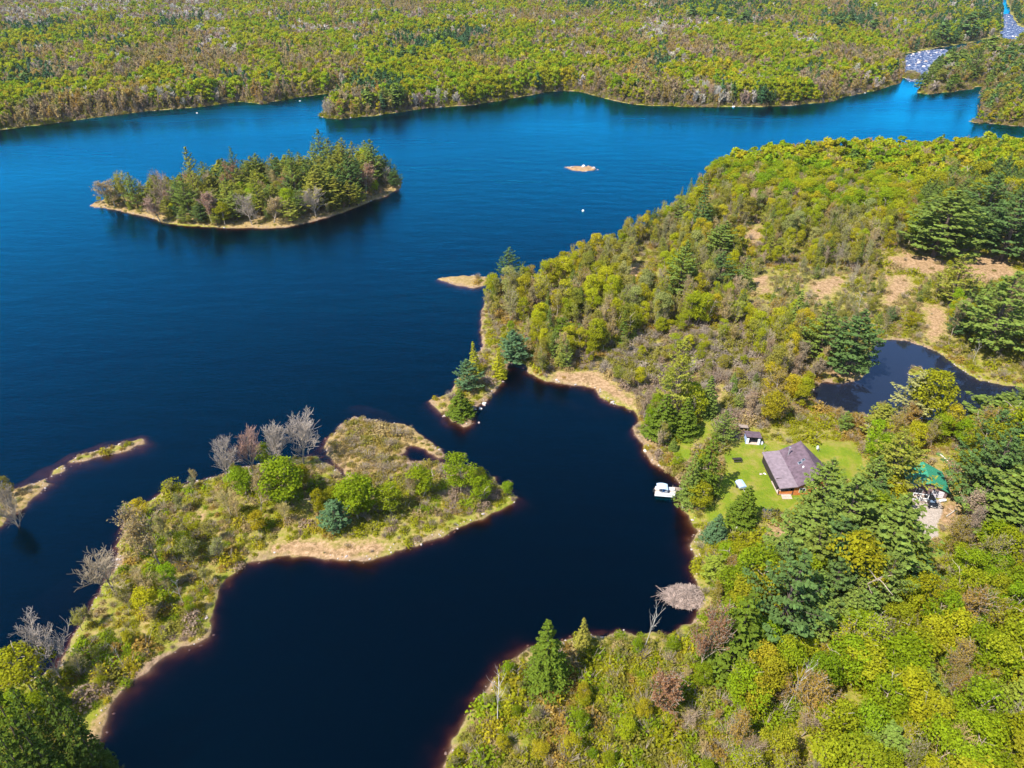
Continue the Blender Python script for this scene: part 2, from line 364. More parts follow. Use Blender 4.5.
GRAVEL = [[(910,503),(938,503),(942,515),(936,528),(938,540),(926,544),(918,535),(908,520)]]
MARSH = [[(322,415),(405,420),(448,455),(444,470),(460,480),(400,482),(360,480),(330,470),(318,440)], [(60,480),(150,436),(150,450),(70,468)], [(0,476),(50,470),(48,490),(0,526)], [(435,273),(492,273),(490,290),(438,290)],
         [(640,436),(672,446),(686,486),(676,490),(640,455)], [(640,466),(690,462),(690,480)], [(120,690),(210,632),(215,636),(130,705),(95,760),(80,768),(92,725)], [(428,398),(445,396),(475,420),(465,432)],
         [(85,196),(170,205),(300,215),(400,178),(405,190),(300,232),(150,222),(85,210)]]
DRY = [[(735,222),(770,215),(800,262),(880,245),(1024,235),(1060,300),(1060,385),(1000,380),(960,362),(930,345),(880,332),(800,330),(745,318),(725,290)],[(630,245),(660,240),(660,310),(625,320)],
       [(536,372),(600,372),(650,405),(700,400),(735,380),(745,420),(700,420),(660,425),(600,400)],[(80,690),(215,628),(215,640),(100,760)],[(900,430),(960,430),(970,520),(960,545),(905,560)],[(820,360),(870,355),(870,385),(820,388)]]
WZ = {k: [wpoly(p) for p in v] for k, v in dict(lawn=LAWN, sand=SANDY, gravel=GRAVEL, marsh=MARSH, dry=DRY).items()}
def soft(key, x, y, wd):
    m = np.zeros(x.shape)
    for P in WZ[key]:
        lo = P.min(0) - 12; hi = P.max(0) + 12
        s = (x > lo[0]) & (x < hi[0]) & (y > lo[1]) & (y < hi[1])
        if s.any():
            m[s] = np.maximum(m[s], np.clip(.5 + sdist(P, x[s], y[s]) / wd, 0, 1))
    return m

# ------------------------------------------------------------------ terrain and water
def build_ground():
    nr, nc = 760, 560
    d = 26 * (3200 / 26) ** (np.arange(nr) / (nr - 1))
    d = np.concatenate([[-120, -60, 0], d, [4500, 7000, 12000, 20000, 30000]])
    u = np.linspace(-1, 1, nc); u = 1.05 * u + .45 * u ** 5
    D, U = np.meshgrid(d, u, indexing='ij')
    Y = D; X = U * (np.maximum(D, 0) + 75)
    x = X.ravel(); y = Y.ravel()
    s = shore(x, y)
    z = ground_z(x, y, s)
    V = np.stack([x, y, z], 1)
    n, k = D.shape
    i = (np.arange(n - 1)[:, None] * k + np.arange(k - 1)[None, :]).ravel()
    Fc = np.stack([i, i + 1, i + k + 1, i + k], 1)
    me = mesh('ground', V, Fc, (ground_material(),), smooth=True)
    a = me.attributes.new('shore', 'FLOAT', 'POINT'); a.data.foreach_set('value', np.clip(s, -50, 50).astype(np.float32))
    for nm, ks in (('masks', (('sand', 9), ('lawn', 2.5), ('gravel', 2))), ('masks_more', (('marsh', 4), ('dry', 14), None))):
        c = np.zeros((len(x), 4), np.float32); c[:, 3] = 1
        for q, kk in enumerate(ks):
            if kk: c[:, q] = soft(kk[0], x, y, kk[1])
        a = me.attributes.new(nm, 'FLOAT_COLOR', 'POINT'); a.data.foreach_set('color', c.ravel())
    link('ground', me, kind='structure')
    g = Geo(); g.box((-9000, -400, -14), (9000, 9000, 0))
    g.build('water', water_material(), kind='structure')
build_ground()

# ------------------------------------------------------------------ plant prototypes
def cards(C, N, size, asp=.75, seed=0):
    """irregular leaf-clump quads at centres C with normals N"""
    r = np.random.default_rng(seed); n = len(C)
    N = N / (np.linalg.norm(N, axis=1, keepdims=True) + 1e-9)
    T = np.cross(N, r.normal(size=(n, 3))); T /= np.linalg.norm(T, axis=1, keepdims=True) + 1e-9
    B = np.cross(N, T); s = np.asarray(size).reshape(-1, 1) * .5
    q = []
    for a, b in ((-1, -.8), (.9, -1), (1, .8), (-.8, 1)):
        ja = (a + r.normal(0, .22, (n, 1))) * s; jb = (b + r.normal(0, .22, (n, 1))) * s * asp
        q.append(C + T * ja + B * jb + N * r.normal(0, .12, (n, 1)) * s)
    V = np.stack(q, 1).reshape(-1, 3); Fc = np.arange(4 * n).reshape(n, 4)
    return V, Fc
def tubes(S, sides=3):
    """S: rows p0(3) p1(3) r0 r1"""
    S = np.asarray(S); n = len(S); a, b = S[:, :3], S[:, 3:6]
    d = b - a; d /= np.linalg.norm(d, axis=1, keepdims=True) + 1e-9
    u = np.cross(d, np.where(np.abs(d[:, 2:3]) > .9, [[1, 0, 0]], [[0, 0, 1]])); u /= np.linalg.norm(u, axis=1, keepdims=True) + 1e-9
    w_ = np.cross(d, u); R0 = []
    for p, r in ((a, S[:, 6:7]), (b, S[:, 7:8])):
        for k in range(sides):
            t = 2 * math.pi * k / sides; R0.append(p + (u * math.cos(t) + w_ * math.sin(t)) * r)
    V = np.stack(R0, 1).reshape(-1, 3); o = np.arange(n)[:, None] * 2 * sides
    Fc = np.concatenate([o + np.array([[k, (k + 1) % sides, sides + (k + 1) % sides, sides + k]]) for k in range(sides)], 0)
    return V, Fc
def join(parts):
    """parts: (V, F, slot, v)"""
    V, Fc, mi, vv = [], [], [], []; o = 0
    for v, f, s, x in parts:
        V.append(v); Fc.append(f + o); o += len(v); mi.append(np.full(len(f), s)); vv.append(np.broadcast_to(x, len(f)))
    return np.concatenate(V), np.concatenate(Fc), np.concatenate(mi), np.concatenate(vv)
def skeleton(r, H, spread, levels, kids, up=.35, trunk_r=.14, fork=.3, thick=1.0, l1=.62):
    S = []
    def grow(p, d, l, rad, lv):
        n = 3 if lv < 2 else 2
        pts = [p]; q = p; dd = d.copy()
        for k in range(n):
            dd = dd + r.normal(0, .10 + .05 * lv, 3); dd[2] += .06 * up; dd /= np.linalg.norm(dd)
            q2 = q + dd * l / n; r0 = rad * (1 - .6 * k / n); r1 = rad * (1 - .6 * (k + 1) / n)
            S.append([*q, *q2, r0, r1, lv]); q = q2; pts.append(q)
        if lv >= levels: return
        for j in range(kids[lv]):
            t = (fork + (1 - fork) * (j + r.random()) / kids[lv]) if lv == 0 else .25 + .75 * (j + r.random()) / kids[lv]
            i = min(int(t * n), n - 1); f = t * n - i; b = pts[i] * (1 - f) + pts[i + 1] * f
            az = j * 2.4 + r.random() * 1.2
            side = np.array([math.cos(az), math.sin(az), 0])
            if lv: side = side - dd * side.dot(dd); side /= np.linalg.norm(side) + 1e-9
            nd = dd * (1 - spread) + side * spread * (1.2 if lv == 0 else 1); nd[2] += up * .5; nd /= np.linalg.norm(nd)
            ll = l * (l1 if lv == 0 else .58) * (1.15 - .55 * t if lv == 0 else 1) * r.uniform(.75, 1.2)
            grow(b, nd, ll, max(rad * .42, .018 * thick), lv + 1)
    grow(np.zeros(3), np.array([0, 0, 1.]), H * .86, trunk_r, 0)
    return np.array(S)
def sk_tubes(S, lo, hi, sides=3):
    m = (S[:, 8] >= lo) & (S[:, 8] <= hi); return tubes(S[m], sides)
def leafy_parts(seed, n_lobe, n_card, size, H=12.0, Rr=3.6, low=.28):
    r = np.random.default_rng(seed); C = []; N = []
    ph = r.uniform(0, 6.28)
    for k in range(n_lobe):
        t = r.random() ** .8; z = H * (low + (.94 - low) * t)
        prof = math.sin(math.pi * min(max((z / H - low + .10) / (1.12 - low), 0), 1)) ** .75
        a = ph + k * 2.4; rad = Rr * prof * r.uniform(.35, .85)
        c = np.array([rad * math.cos(a), rad * math.sin(a), z])
        lr = Rr * r.uniform(.20, .44)
        n = int(n_card * (lr / (Rr * .32)) ** 1.6)
        d = r.normal(size=(n, 3)); d[:, 2] = np.abs(d[:, 2]) * .9 - .25; d /= np.linalg.norm(d, axis=1, keepdims=True)
        sh = lr * (1 - .45 * r.random((n, 1)) ** 2)
        C.append(c + d * sh * np.array([1, 1, .9]) + r.normal(0, .12, (n, 3))); N.append(d + r.normal(0, .7, (n, 3)) + np.array([0, 0, .25]))
    C = np.concatenate(C); N = np.concatenate(N)
    V, Fc = cards(C, N, r.uniform(.6, 1.25, len(C)) * size, .8, seed)
    vv = np.clip(r.normal(.5, .2, len(C)), 0, 1)
    return V, Fc, vv
def pine_parts(seed, dens, size, H=18.0, Rr=4.0):
    r = np.random.default_rng(seed); C = []; N = []; S = []; VV = []
    z = H * .14; k = 0; lean = r.uniform(0, 6.28)
    while z < H * .985:
        t = z / H
        L0 = Rr * (1 - ((t - .33) / .67) ** 1.35 if t > .33 else .62 + .38 * t / .33)
        nb = 6 if t < .8 else 4
        tier = r.uniform(.78, 1.14)
        for j in range(nb):
            if r.random() < .10: continue
            a = k * .9 + j * 2 * math.pi / nb + r.uniform(-.35, .35)
            L = max(L0, .35) * tier * r.uniform(.72, 1.18) * (1 + .14 * math.cos(a - lean))
            rise = .10 + .55 * t + r.uniform(-.08, .10)
            d = np.array([math.cos(a), math.sin(a), 0]); base = np.array([0, 0, z + r.uniform(-.25, .25)])
            def pt(q, L=L, d=d, base=base, rise=rise): return base + d * L * q + np.array([0, 0, L * (rise * q + .18 * q * q - .08 * math.sin(q * 3.1))])
            S.append([*pt(0), *pt(.5), .05, .03]); S.append([*pt(.5), *pt(.92), .03, .015])
            n = int(dens * (L / Rr) * r.uniform(.8, 1.2)) + 3
            q = .22 + .80 * r.random(n) ** .75
            wd = L * .26 * np.sin(np.clip(q, 0, 1) * 2.6 + .35)
            side = np.array([-d[1], d[0], 0]); sx = r.uniform(-1, 1, n) * wd
            cc = base + d * (L * q)[:, None] + np.array([0, 0, 1]) * (L * (rise * q + .18 * q * q))[:, None] + side * sx[:, None]
            cc[:, 2] += r.uniform(-.05, .32, n) - np.abs(sx) * .25
            nn = np.array([0, 0, 1.0]) + d * .35 + side * (sx / (wd + .2))[:, None] * .5 + r.normal(0, .38, (n, 3))
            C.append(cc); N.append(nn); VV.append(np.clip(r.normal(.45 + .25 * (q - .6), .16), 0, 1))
        z += H * (.062 - .022 * t) * r.uniform(.85, 1.2); k += 1
    n = 10; C.append(np.array([0, 0, H]) + r.normal(0, .15, (n, 3)) - np.array([0, 0, 1]) * r.uniform(0, 1.2, (n, 1))); N.append(r.normal(size=(n, 3)) + [0, 0, .3]); VV.append(np.full(n, .6))
    C = np.concatenate(C); N = np.concatenate(N); VV = np.concatenate(VV)
    V, Fc = cards(C, N, r.uniform(.65, 1.25, len(C)) * size, .62, seed)
    return V, Fc, VV, np.array(S)
def spruce_parts(seed, dens, size, H=14.0, Rr=3.1):
    r = np.random.default_rng(seed); C = []; N = []; VV = []
    z = H * .05; k = 0
    while z < H * .99:
        t = z / H; L0 = Rr * (1 - t) ** .86 + .12
        nb = max(5, int(11 * (1 - t)) + 3)
        for j in range(nb):
            a = k * .7 + j * 2 * math.pi / nb + r.uniform(-.22, .22); L = L0 * r.uniform(.78, 1.14)
            d = np.array([math.cos(a), math.sin(a), 0]); side = np.array([-d[1], d[0], 0])
            n = int(dens * (L / Rr) * r.uniform(.8, 1.2)) + 2
            q = .3 + .72 * r.random(n) ** .7; sx = r.uniform(-1, 1, n) * L * .20
            cc = np.array([0, 0, z]) + d * (L * q)[:, None] + side * sx[:, None]
            cc[:, 2] += -L * .28 * q + L * .16 * q ** 3 + r.uniform(-.07, .07, n)
            nn = np.array([0, 0, .9]) + d * .55 + r.normal(0, .36, (n, 3))
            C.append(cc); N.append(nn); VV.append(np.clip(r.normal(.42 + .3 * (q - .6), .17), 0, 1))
        z += H * (.066 - .026 * t) * r.uniform(.9, 1.12); k += 1
    C = np.concatenate(C); N = np.concatenate(N); VV = np.concatenate(VV)
    V, Fc = cards(C, N, r.uniform(.7, 1.2, len(C)) * size, .6, seed)
    return V, Fc, VV
def trunk_geo(H, r0, top=.92, seed=0, wob=.12):
    r = np.random.default_rng(seed); n = 6; pts = [np.array([0, 0, -.6])]
    for k in range(1, n + 1): pts.append(np.array([r.normal(0, wob) * k / n, r.normal(0, wob) * k / n, H * top * k / n]))
    S = [[*pts[k], *pts[k + 1], r0 * (1 - .85 * k / n), r0 * (1 - .85 * (k + 1) / n)] for k in range(n)]
    return tubes(S, 6)
PROTO = {}      # kind -> list of dict(trunk=mesh, crown=mesh, mass=mesh(joined), H, R)
def add_proto(kind, H, Rr, trunk, crown, crown_mats, mass_only=False):
    """trunk: (V,F,matname); crown: list of (V,F,slot,v); crown_mats: function(src)->list of materials"""
    vs = np.concatenate([c[0] for c in crown]); Rr = float(np.percentile(np.hypot(vs[:, 0], vs[:, 1]), 95)); e = dict(H=H, R=Rr)
    tV, tF, tm = trunk
    if not mass_only:
        e['trunk'] = mesh('trunk', tV, tF, (tm,), v=np.full(len(tF), .5))
        V, Fc, mi, vv = join(crown); e['crown'] = mesh('crown', V, Fc, crown_mats('OBJ'), fmat=mi, v=vv)
    ms = crown_mats('INST'); V, Fc, mi, vv = join(list(crown) + [(tV, tF, len(ms), .5)])
    e['mass'] = mesh('tree', V, Fc, list(ms) + [tm], fmat=mi, v=vv)
    PROTO.setdefault(kind, []).append(e)
for s in range(7):      # leafy broadleaf
    H, Rr = 12.0, (3.3, 3.9, 3.0, 3.6, 4.1, 3.2, 3.7)[s]
    V, Fc, vv = leafy_parts(100 + s, 26 + s % 3 * 4, 100, .30, H, Rr, (.26, .3, .2, .34, .25, .3, .22)[s])
    S = skeleton(np.random.default_rng(s), H, .55, 1, [9], trunk_r=.17, fork=.25, l1=.30)
    tV, tF = sk_tubes(S, 0, 1, 4); add_proto('leafy', H, Rr, (tV, tF, M_bark), [(V, Fc, 0, vv)], lambda q: [M_leaf[q]])
for s in range(4):
    H, Rr = 12.0, (3.4, 3.9, 3.1, 3.6)[s]
    V, Fc, vv = leafy_parts(140 + s, 10, 30, .95, H, Rr, .22)
    tV, tF = trunk_geo(H, .2, .8, s); add_proto('leafy_far', H, Rr, (tV, tF, M_bark), [(V, Fc, 0, vv)], lambda q: [M_leaf[q]], True)
def bud_proto(kind, seed, kids, ncard, csize, thick, mass_only=False, H=11.0, spread=.42, levels=3, leaf=True, up=.5):
    r = np.random.default_rng(seed); S = skeleton(r, H, spread, levels, kids, up, .13 * (1 + .3 * (thick > 1)), .14, thick, .40)
    Rr = float(np.percentile(np.hypot(S[:, 3], S[:, 4]), 95))
    Hh = float(S[:, 5].max())
    S[:, 6:8] = np.maximum(S[:, 6:8], .022 * thick)
    tV, tF = sk_tubes(S, 0, 1, 4); cr = []
    V, Fc = sk_tubes(S, 2, 9, 3); cr.append((V, Fc, 0 if not leaf else 1, .5))
    if leaf:
        tips = S[S[:, 8] >= levels - 1]
        i = r.integers(0, len(tips), ncard); f = r.random((ncard, 1))
        C = tips[i, :3] * (1 - f) + tips[i, 3:6] * f + r.normal(0, .22, (ncard, 3))
        N = r.normal(0, .6, (ncard, 3)) + np.array([0, 0, .7]) + np.c_[C[:, :2] * .18, np.zeros(ncard)]
        V, Fc = cards(C, N, r.uniform(.6, 1.3, ncard) * csize, .75, seed); cr.append((V, Fc, 0, np.clip(r.normal(.5, .2, ncard), 0, 1)))
    ms = (lambda q: [M_leaf[q], M_bark]) if leaf else (lambda q: [M_twig[q]])
    add_proto(kind, Hh, Rr, (tV, tF, M_bark), cr, ms, mass_only)
for s in range(6): bud_proto('budding', 200 + s, [14, 6, 4], 2100, .25, 1.2, spread=(.42, .36, .5, .4, .46, .34)[s])
for s in range(4): bud_proto('budding_far', 230 + s, [8, 5], 300, .68, 3.0, True, levels=2)
for s in range(5): bud_proto('bare', 300 + s, [16, 7, 6], 0, 0, 1.15, leaf=False, spread=(.45, .38, .5, .42, .55)[s], up=.6)
for s in range(3): bud_proto('bare_far', 330 + s, [14, 10], 0, 0, 7.0, True, leaf=False, levels=2, spread=.42, up=.6)
for s in range(6):
    H, Rr = 18.0, (3.9, 4.4, 3.5, 4.7, 4.0, 3.7)[s]
    V, Fc, vv, S = pine_parts(400 + s, 46, .36, H, Rr); bV, bF = tubes(S, 3); tV, tF = trunk_geo(H, .26, .97, s, .1)
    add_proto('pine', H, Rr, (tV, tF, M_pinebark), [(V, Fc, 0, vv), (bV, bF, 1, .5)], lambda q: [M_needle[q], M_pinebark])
for s in range(3):
    H, Rr = 16.0, 3.7
    V, Fc, vv, S = pine_parts(430 + s, 3.2, 1.25, H, Rr); tV, tF = trunk_geo(H, .26, .95, s, .1)
    add_proto('pine_far', H, Rr, (tV, tF, M_pinebark), [(V, Fc, 0, vv)], lambda q: [M_needle[q]], True)
for s in range(4):
    H, Rr = 14.0, (2.9, 3.3, 2.6, 3.1)[s]
    V, Fc, vv = spruce_parts(500 + s, 46, .29, H, Rr); tV, tF = trunk_geo(H, .2, .97, s, .04)
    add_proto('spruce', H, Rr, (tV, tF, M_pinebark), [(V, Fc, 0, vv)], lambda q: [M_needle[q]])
V, Fc, vv = spruce_parts(530, 1.6, 1.2, 14, 2.6); tV, tF = trunk_geo(14, .2, .97, 3, .04)
add_proto('spruce_far', 14.0, 2.6, (tV, tF, M_pinebark), [(V, Fc, 0, vv)], lambda q: [M_needle[q]], True)
for s in range(4):      # dead snags: pole and a few stubs
    r = np.random.default_rng(600 + s); S = skeleton(r, 9.0, .6, 2, [(5, 9, 4, 7)[s], 2], .2, .17, .35, 2.2); Hh = float(S[:, 5].max())
    tV, tF = sk_tubes(S, 0, 0, 6); V, Fc = sk_tubes(S, 1, 2, 4)
    add_proto('snag', Hh, 2.0, (tV, tF, M_dead), [(V, Fc, 0, .5)], lambda q: [M_dead])
SHRUB = []
def shrub(seed, n, size, h, rad, twiggy):
    r = np.random.default_rng(seed); C = []; N = []
    for k in range(5):
        a = r.uniform(0, 6.28); c = np.array([math.cos(a) * rad * .5, math.sin(a) * rad * .5, 0]) * (k > 0)
        d = r.normal(size=(n // 5, 3)); d[:, 2] = np.abs(d[:, 2]); d /= np.linalg.norm(d, axis=1, keepdims=True)
        s_ = r.uniform(.55, .85); C.append(c + d * np.array([rad * s_, rad * s_, h * r.uniform(.6, 1)]) * (1 - .35 * r.random((len(d), 1)) ** 2)); N.append(d + r.normal(0, .5, d.shape) + [0, 0, .3])
    C = np.concatenate(C); N = np.concatenate(N); V, Fc = cards(C, N, r.uniform(.6, 1.3, len(C)) * size, .75, seed)
    parts = [(V, Fc, 0, np.clip(r.normal(.5, .22, len(C)), 0, 1))]
    S = []
    for k in range(60 if twiggy else 8):
        a = r.uniform(0, 6.28); q = r.uniform(.2, 1) * rad; S.append([0, 0, 0, math.cos(a) * q, math.sin(a) * q, h * r.uniform(.7, 1.15), .025, .014])
    V, Fc = tubes(S, 3); parts.append((V, Fc, 1, .5))
    V, Fc, mi, vv = join(parts)
    SHRUB.append(dict(H=h, R=rad, crown=mesh('shrub', V, Fc, (M_leaf['OBJ'], M_bark), fmat=mi, v=vv), mass=mesh('shrub', V, Fc, (M_leaf['INST'], M_bark), fmat=mi, v=vv)))
for s in range(4): shrub(700 + s, 300, .23, 1.5, 1.35, False)
for s in range(2): shrub(710 + s, 200, .15, 1.6, 1.2, True)

# ------------------------------------------------------------------ scattering: what stands where
BR = (.21, .27, .012); YG = (.29, .285, .014); YL = (.33, .275, .018); OL = (.235, .215, .035); OR = (.33, .215, .045); RD = (.29, .15, .075); TAN = (.36, .265, .11)
GREY = (.31, .255, .195); PINK = (.30, .215, .150); PALE = (.43, .39, .31); GY = (.25, .24, .08); DG = (.095, .135, .014); DK = (.062, .092, .014)
PD = (.080, .130, .034); PO = (.205, .210, .028); PM = (.135, .180, .032); PB = (.080, .140, .058)
# zone: ground polygon in picture coordinates, share of the spots taken, kind weights (pine, spruce, leafy, budding, bare), heights, colours of leafy / budding / bare / conifers
Z = [
 ('house', [(745,430),(830,430),(830,500),(745,500)], 0, (0,0,1,0,0), (5, 8), [BR], [OL], [GREY], [PM]),
 ('cabin', [(912,455),(962,455),(966,512),(945,530),(912,520)], 0, (0,0,1,0,0), (5, 8), [BR], [OL], [GREY], [PM]),
 ('drive', [(905,505),(950,505),(955,550),(935,580),(930,620),(912,620)], .05, (0,0,1,1,0), (3, 5), [YG], [OL], [GREY], [PM]),
 ('point', [(425,400),(440,380),(462,360),(478,326),(530,330),(525,364),(505,372),(475,430)], .12, (0,0,.5,.5,0), (3, 5), [YG, BR], [YG, TAN], [GREY], [PM]),
 ('marsh', [(318,412),(405,415),(452,455),(450,468),(460,482),(400,484),(350,484),(328,470),(308,450)], 0, (0,0,1,0,0), (2, 3), [OL], [TAN], [GREY], [PM]),
 ('tip', [(450,455),(485,462),(500,480),(525,500),(480,520),(440,500)], .40, (0,0,.75,.2,.05), (4, 7), [BR, BR, YG], [OL, TAN], [PINK], [PM]),
 ('beach', [(240,540),(400,520),(480,515),(400,560),(260,575)], 0.0, (0,0,1,0,0), (2, 3), [YG], [TAN], [GREY], [PM]),
 ('grove', [(235,470),(300,455),(345,490),(460,480),(440,520),(400,528),(300,525),(240,520)], .46, (0,0,.72,.28,0), (6, 10), [BR, YG, BR, YG], [TAN, YG, OL], [PINK], [PM]),
 ('ridge', [(215,470),(260,462),(300,530),(240,545),(200,600),(130,660),(80,700),(55,660),(110,540),(160,485)], .40, (0,0,.30,.48,.22), (5, 9.5), [YG, BR, YG, YL], [TAN, OL, GY, TAN, YG], [GREY, TAN], [PM]),
 ('spruces', [(-100,690),(60,655),(95,715),(95,760),(60,1000),(-200,1000)], .25, (0,.6,.4,.0,0), (6, 9), [YG, BR], [OL], [GREY], [DG, DG, PO]),
 ('neck', [(60,640),(215,560),(215,640),(100,770),(70,770)], .10, (0,0,.5,.4,.1), (4, 7), [BR, YG], [OL, YG], [GREY], [PM]),
 ('leftland', [(-300,450),(60,450),(60,540),(-300,600)], .25, (0,0,.2,.5,.3), (6, 11), [OL], [TAN, OL], [GREY, GY], [PM]),
 ('island', [(60,160),(420,150),(420,235),(60,235)], .62, (.42,.06,.16,.24,.12), (9, 18), [YG, OL, BR], [TAN, OL, RD], [GREY, PINK], [PO, PM, PO, PD, PO]),
 ('pinegrove', [(772,520),(800,485),(850,475),(905,478),(915,520),(908,600),(860,640),(800,670),(745,660),(740,600),(760,560)], .80, (.80,.0,.15,.05,0), (14, 21), [YG, BR], [OL], [GREY], [PM, PD, PM, PO]),
 ('eastpines', [(962,420),(1060,400),(1060,560),(975,545),(955,500)], .72, (.70,0,.15,.15,0), (15, 22), [YG], [OL, OR], [GREY], [PD, PM, PD]),
 ('sandpit', [(875,255),(1024,250),(1024,290),(950,300),(950,345),(915,345),(880,315)], .38, (.5,0,.2,.3,0), (3, 7), [YG, OL], [OL, TAN], [GREY], [PM, PO]),
 ('pits', [(735,275),(790,270),(870,275),(880,320),(830,330),(760,320),(730,300)], .38, (.10,.05,.30,.50,.05), (4, 8), [YG, GY, OL], [OL, GY, TAN], [GREY], [PM]),
 ('northpines', [(915,205),(1060,180),(1060,255),(920,262)], .62, (.8,0,.15,.05,0), (15, 21), [YG], [OL], [GREY], [PD, PM]),
 ('pondeast', [(955,290),(1060,280),(1060,385),(975,375),(950,350)], .6, (.55,0,.25,.2,0), (7, 15), [YG, OL], [OL, TAN], [GREY], [PM, PD]),
 ('pondnorth', [(790,300),(870,310),(950,300),(950,345),(880,340),(865,370),(800,350)], .5, (.35,0,.30,.33,.02), (5, 9), [YG, OL, BR], [OL, GY, TAN], [GREY], [PM, PD]),
 ('bottom', [(440,770),(450,735),(500,655),(560,632),(700,620),(720,680),(740,768),(740,900),(440,900)], .40, (0,.02,.55,.33,.10), (3, 6.5), [YG, BR, YG, YL, BR], [TAN, OR, YG, OL], [PINK, GREY], [PM]),
 ('southwood', [(700,500),(780,520),(770,600),(920,560),(1100,520),(1100,1000),(740,1000),(720,680),(690,600)], .86, (.02,.0,.66,.27,.05), (8, 14), [YG, YG, BR, YG, BR, YL], [YG, OL, OR, YL, YG], [GREY, PINK], [PO, PM]),
 ('shorewood', [(560,386),(640,340),(740,330),(760,380),(760,440),(720,445),(700,410),(650,425),(630,400)], .42, (.02,.02,.30,.46,.20), (4, 8), [YG, OL], [TAN, PINK, OL, YL], [PINK, GREY], [PM]),
 ('pondsouth', [(720,400),(820,385),(960,410),(1000,420),(960,460),(920,455),(860,445),(760,440)], .70, (.03,.03,.44,.42,.08), (7, 12), [YG, YL, YG, BR], [TAN, OR, YL, OL], [GREY, PINK], [PM]),
 ('midwood', [(470,290),(560,255),(640,225),(700,180),(760,215),(900,230),(900,280),(870,300),(760,400),(600,390),(480,350)], .74, (.06,.05,.44,.42,.03), (8, 14), [YG, YG, OL, YL, GY], [OR, TAN, OL, YG, GY, YL, TAN], [GREY, PINK], [PM, PO, DG]),
 ('northwood', [(680,130),(1800,100),(1800,260),(900,250),(760,220),(690,190)], .95, (.03,.01,.74,.20,.02), (10, 15), [YG, YG, BR, YG, BR, YL], [OR, TAN, YG], [GREY, PINK], [PM, PD]),
 ('rapids', [(925,45),(1024,40),(1024,120),(975,118),(920,95)], .85, (.34,0,.18,.42,.06), (9, 15), [YG, OL], [TAN, OL, OR], [GREY], [PD, PM]),
]
Z = [(n, wpoly(p), *rest) for n, p, *rest in Z]
KINDS = ['pine', 'spruce', 'leafy', 'budding', 'bare']
def far_mix(x, y, px, py):
    """kind weights for the forest beyond the lake, patchy"""
    n = len(x); W = np.zeros((n, 5)); W[:] = (.05, .01, .74, .34, .06)
    shoreband = None
    g = fbm(x / 60, y / 90, 41); W[:, 2] *= np.clip(1 + (g - .5) * 5, .1, 3)
    b = fbm(x / 55, y / 55, 51); W[:, 4] *= np.clip(1 + (b - .5) * 14, .05, 6)
    p = fbm(x / 45, y / 45, 61); W[:, 0] *= np.clip((p - .56) * 26, .25, 12)
    def blob(cx, cy, rx, ry, k, v):
        q = np.exp(-(((px - cx) / rx) ** 2 + ((py - cy) / ry) ** 2)); W[:, k] = W[:, k] * (1 - q) + v * q
    for a in ((40, 90, 28, 12), (50, 45, 30, 7), (120, 60, 12, 6), (168, 38, 12, 6), (200, 32, 8, 5), (430, 55, 42, 12), (385, 98, 32, 9), (715, 20, 40, 10), (600, 15, 30, 5), (855, 28, 22, 9),
              (960, 60, 45, 25), (1000, 20, 60, 14), (813, 80, 6, 10), (660, 75, 8, 12), (30, 55, 18, 7)): blob(*a, 0, 3.2 if a[0] != 960 else 1.3)
    for a in ((165, 22, 55, 9), (70, 18, 50, 12), (215, 50, 12, 7), (655, 42, 8, 9), (695, 42, 12, 8), (700, 32, 20, 4), (310, 5, 20, 6), (800, 48, 10, 6), (30, 25, 30, 6)): blob(*a, 4, 2.6)
    for a in ((480, 8, 40, 8), (550, 50, 25, 12), (450, 80, 80, 12), (120, 75, 80, 16), (850, 75, 60, 16), (1000, 95, 30, 25), (640, 60, 60, 20), (300, 75, 50, 12)): blob(*a, 3, 2.2)
    W = W / W.sum(1, keepdims=True)
    f1 = fbm(x / 38, y / 60, 141) - .5; f2 = fbm(x / 30, y / 45, 151) - .5
    W[:, 2] *= np.exp(f1 * 9); W[:, 3] *= np.exp(-f1 * 9); W[:, 4] *= np.exp(f2 * 6)
    return W
cand = []
def grid(sp, x0, x1, y0, y1):
    gx, gy = np.meshgrid(np.arange(x0, x1, sp), np.arange(y0, y1, sp)); gx = gx + ((np.arange(gx.shape[0]) % 2) * sp / 2)[:, None]
    gx = gx.ravel() + rng.uniform(-.42, .42, gx.size) * sp; gy = gy.ravel() + rng.uniform(-.42, .42, gy.size) * sp
    k = np.abs(gx) < (gy + 60) * .95
    return gx[k], gy[k]
def classify(x, y):
    z = np.full(len(x), -1)
    for i, zz in reversed(list(enumerate(Z))):
        P = zz[1]; lo = P.min(0); hi = P.max(0); s = (x > lo[0]) & (x < hi[0]) & (y > lo[1]) & (y < hi[1]); s = np.where(s)[0]
        s = s[inside(P, x[s], y[s])]; z[s] = i
    return z
T = []   # rows: kind, x, y, h, width scale, colour, zone name
def pick(c): return c[rng.integers(len(c))]
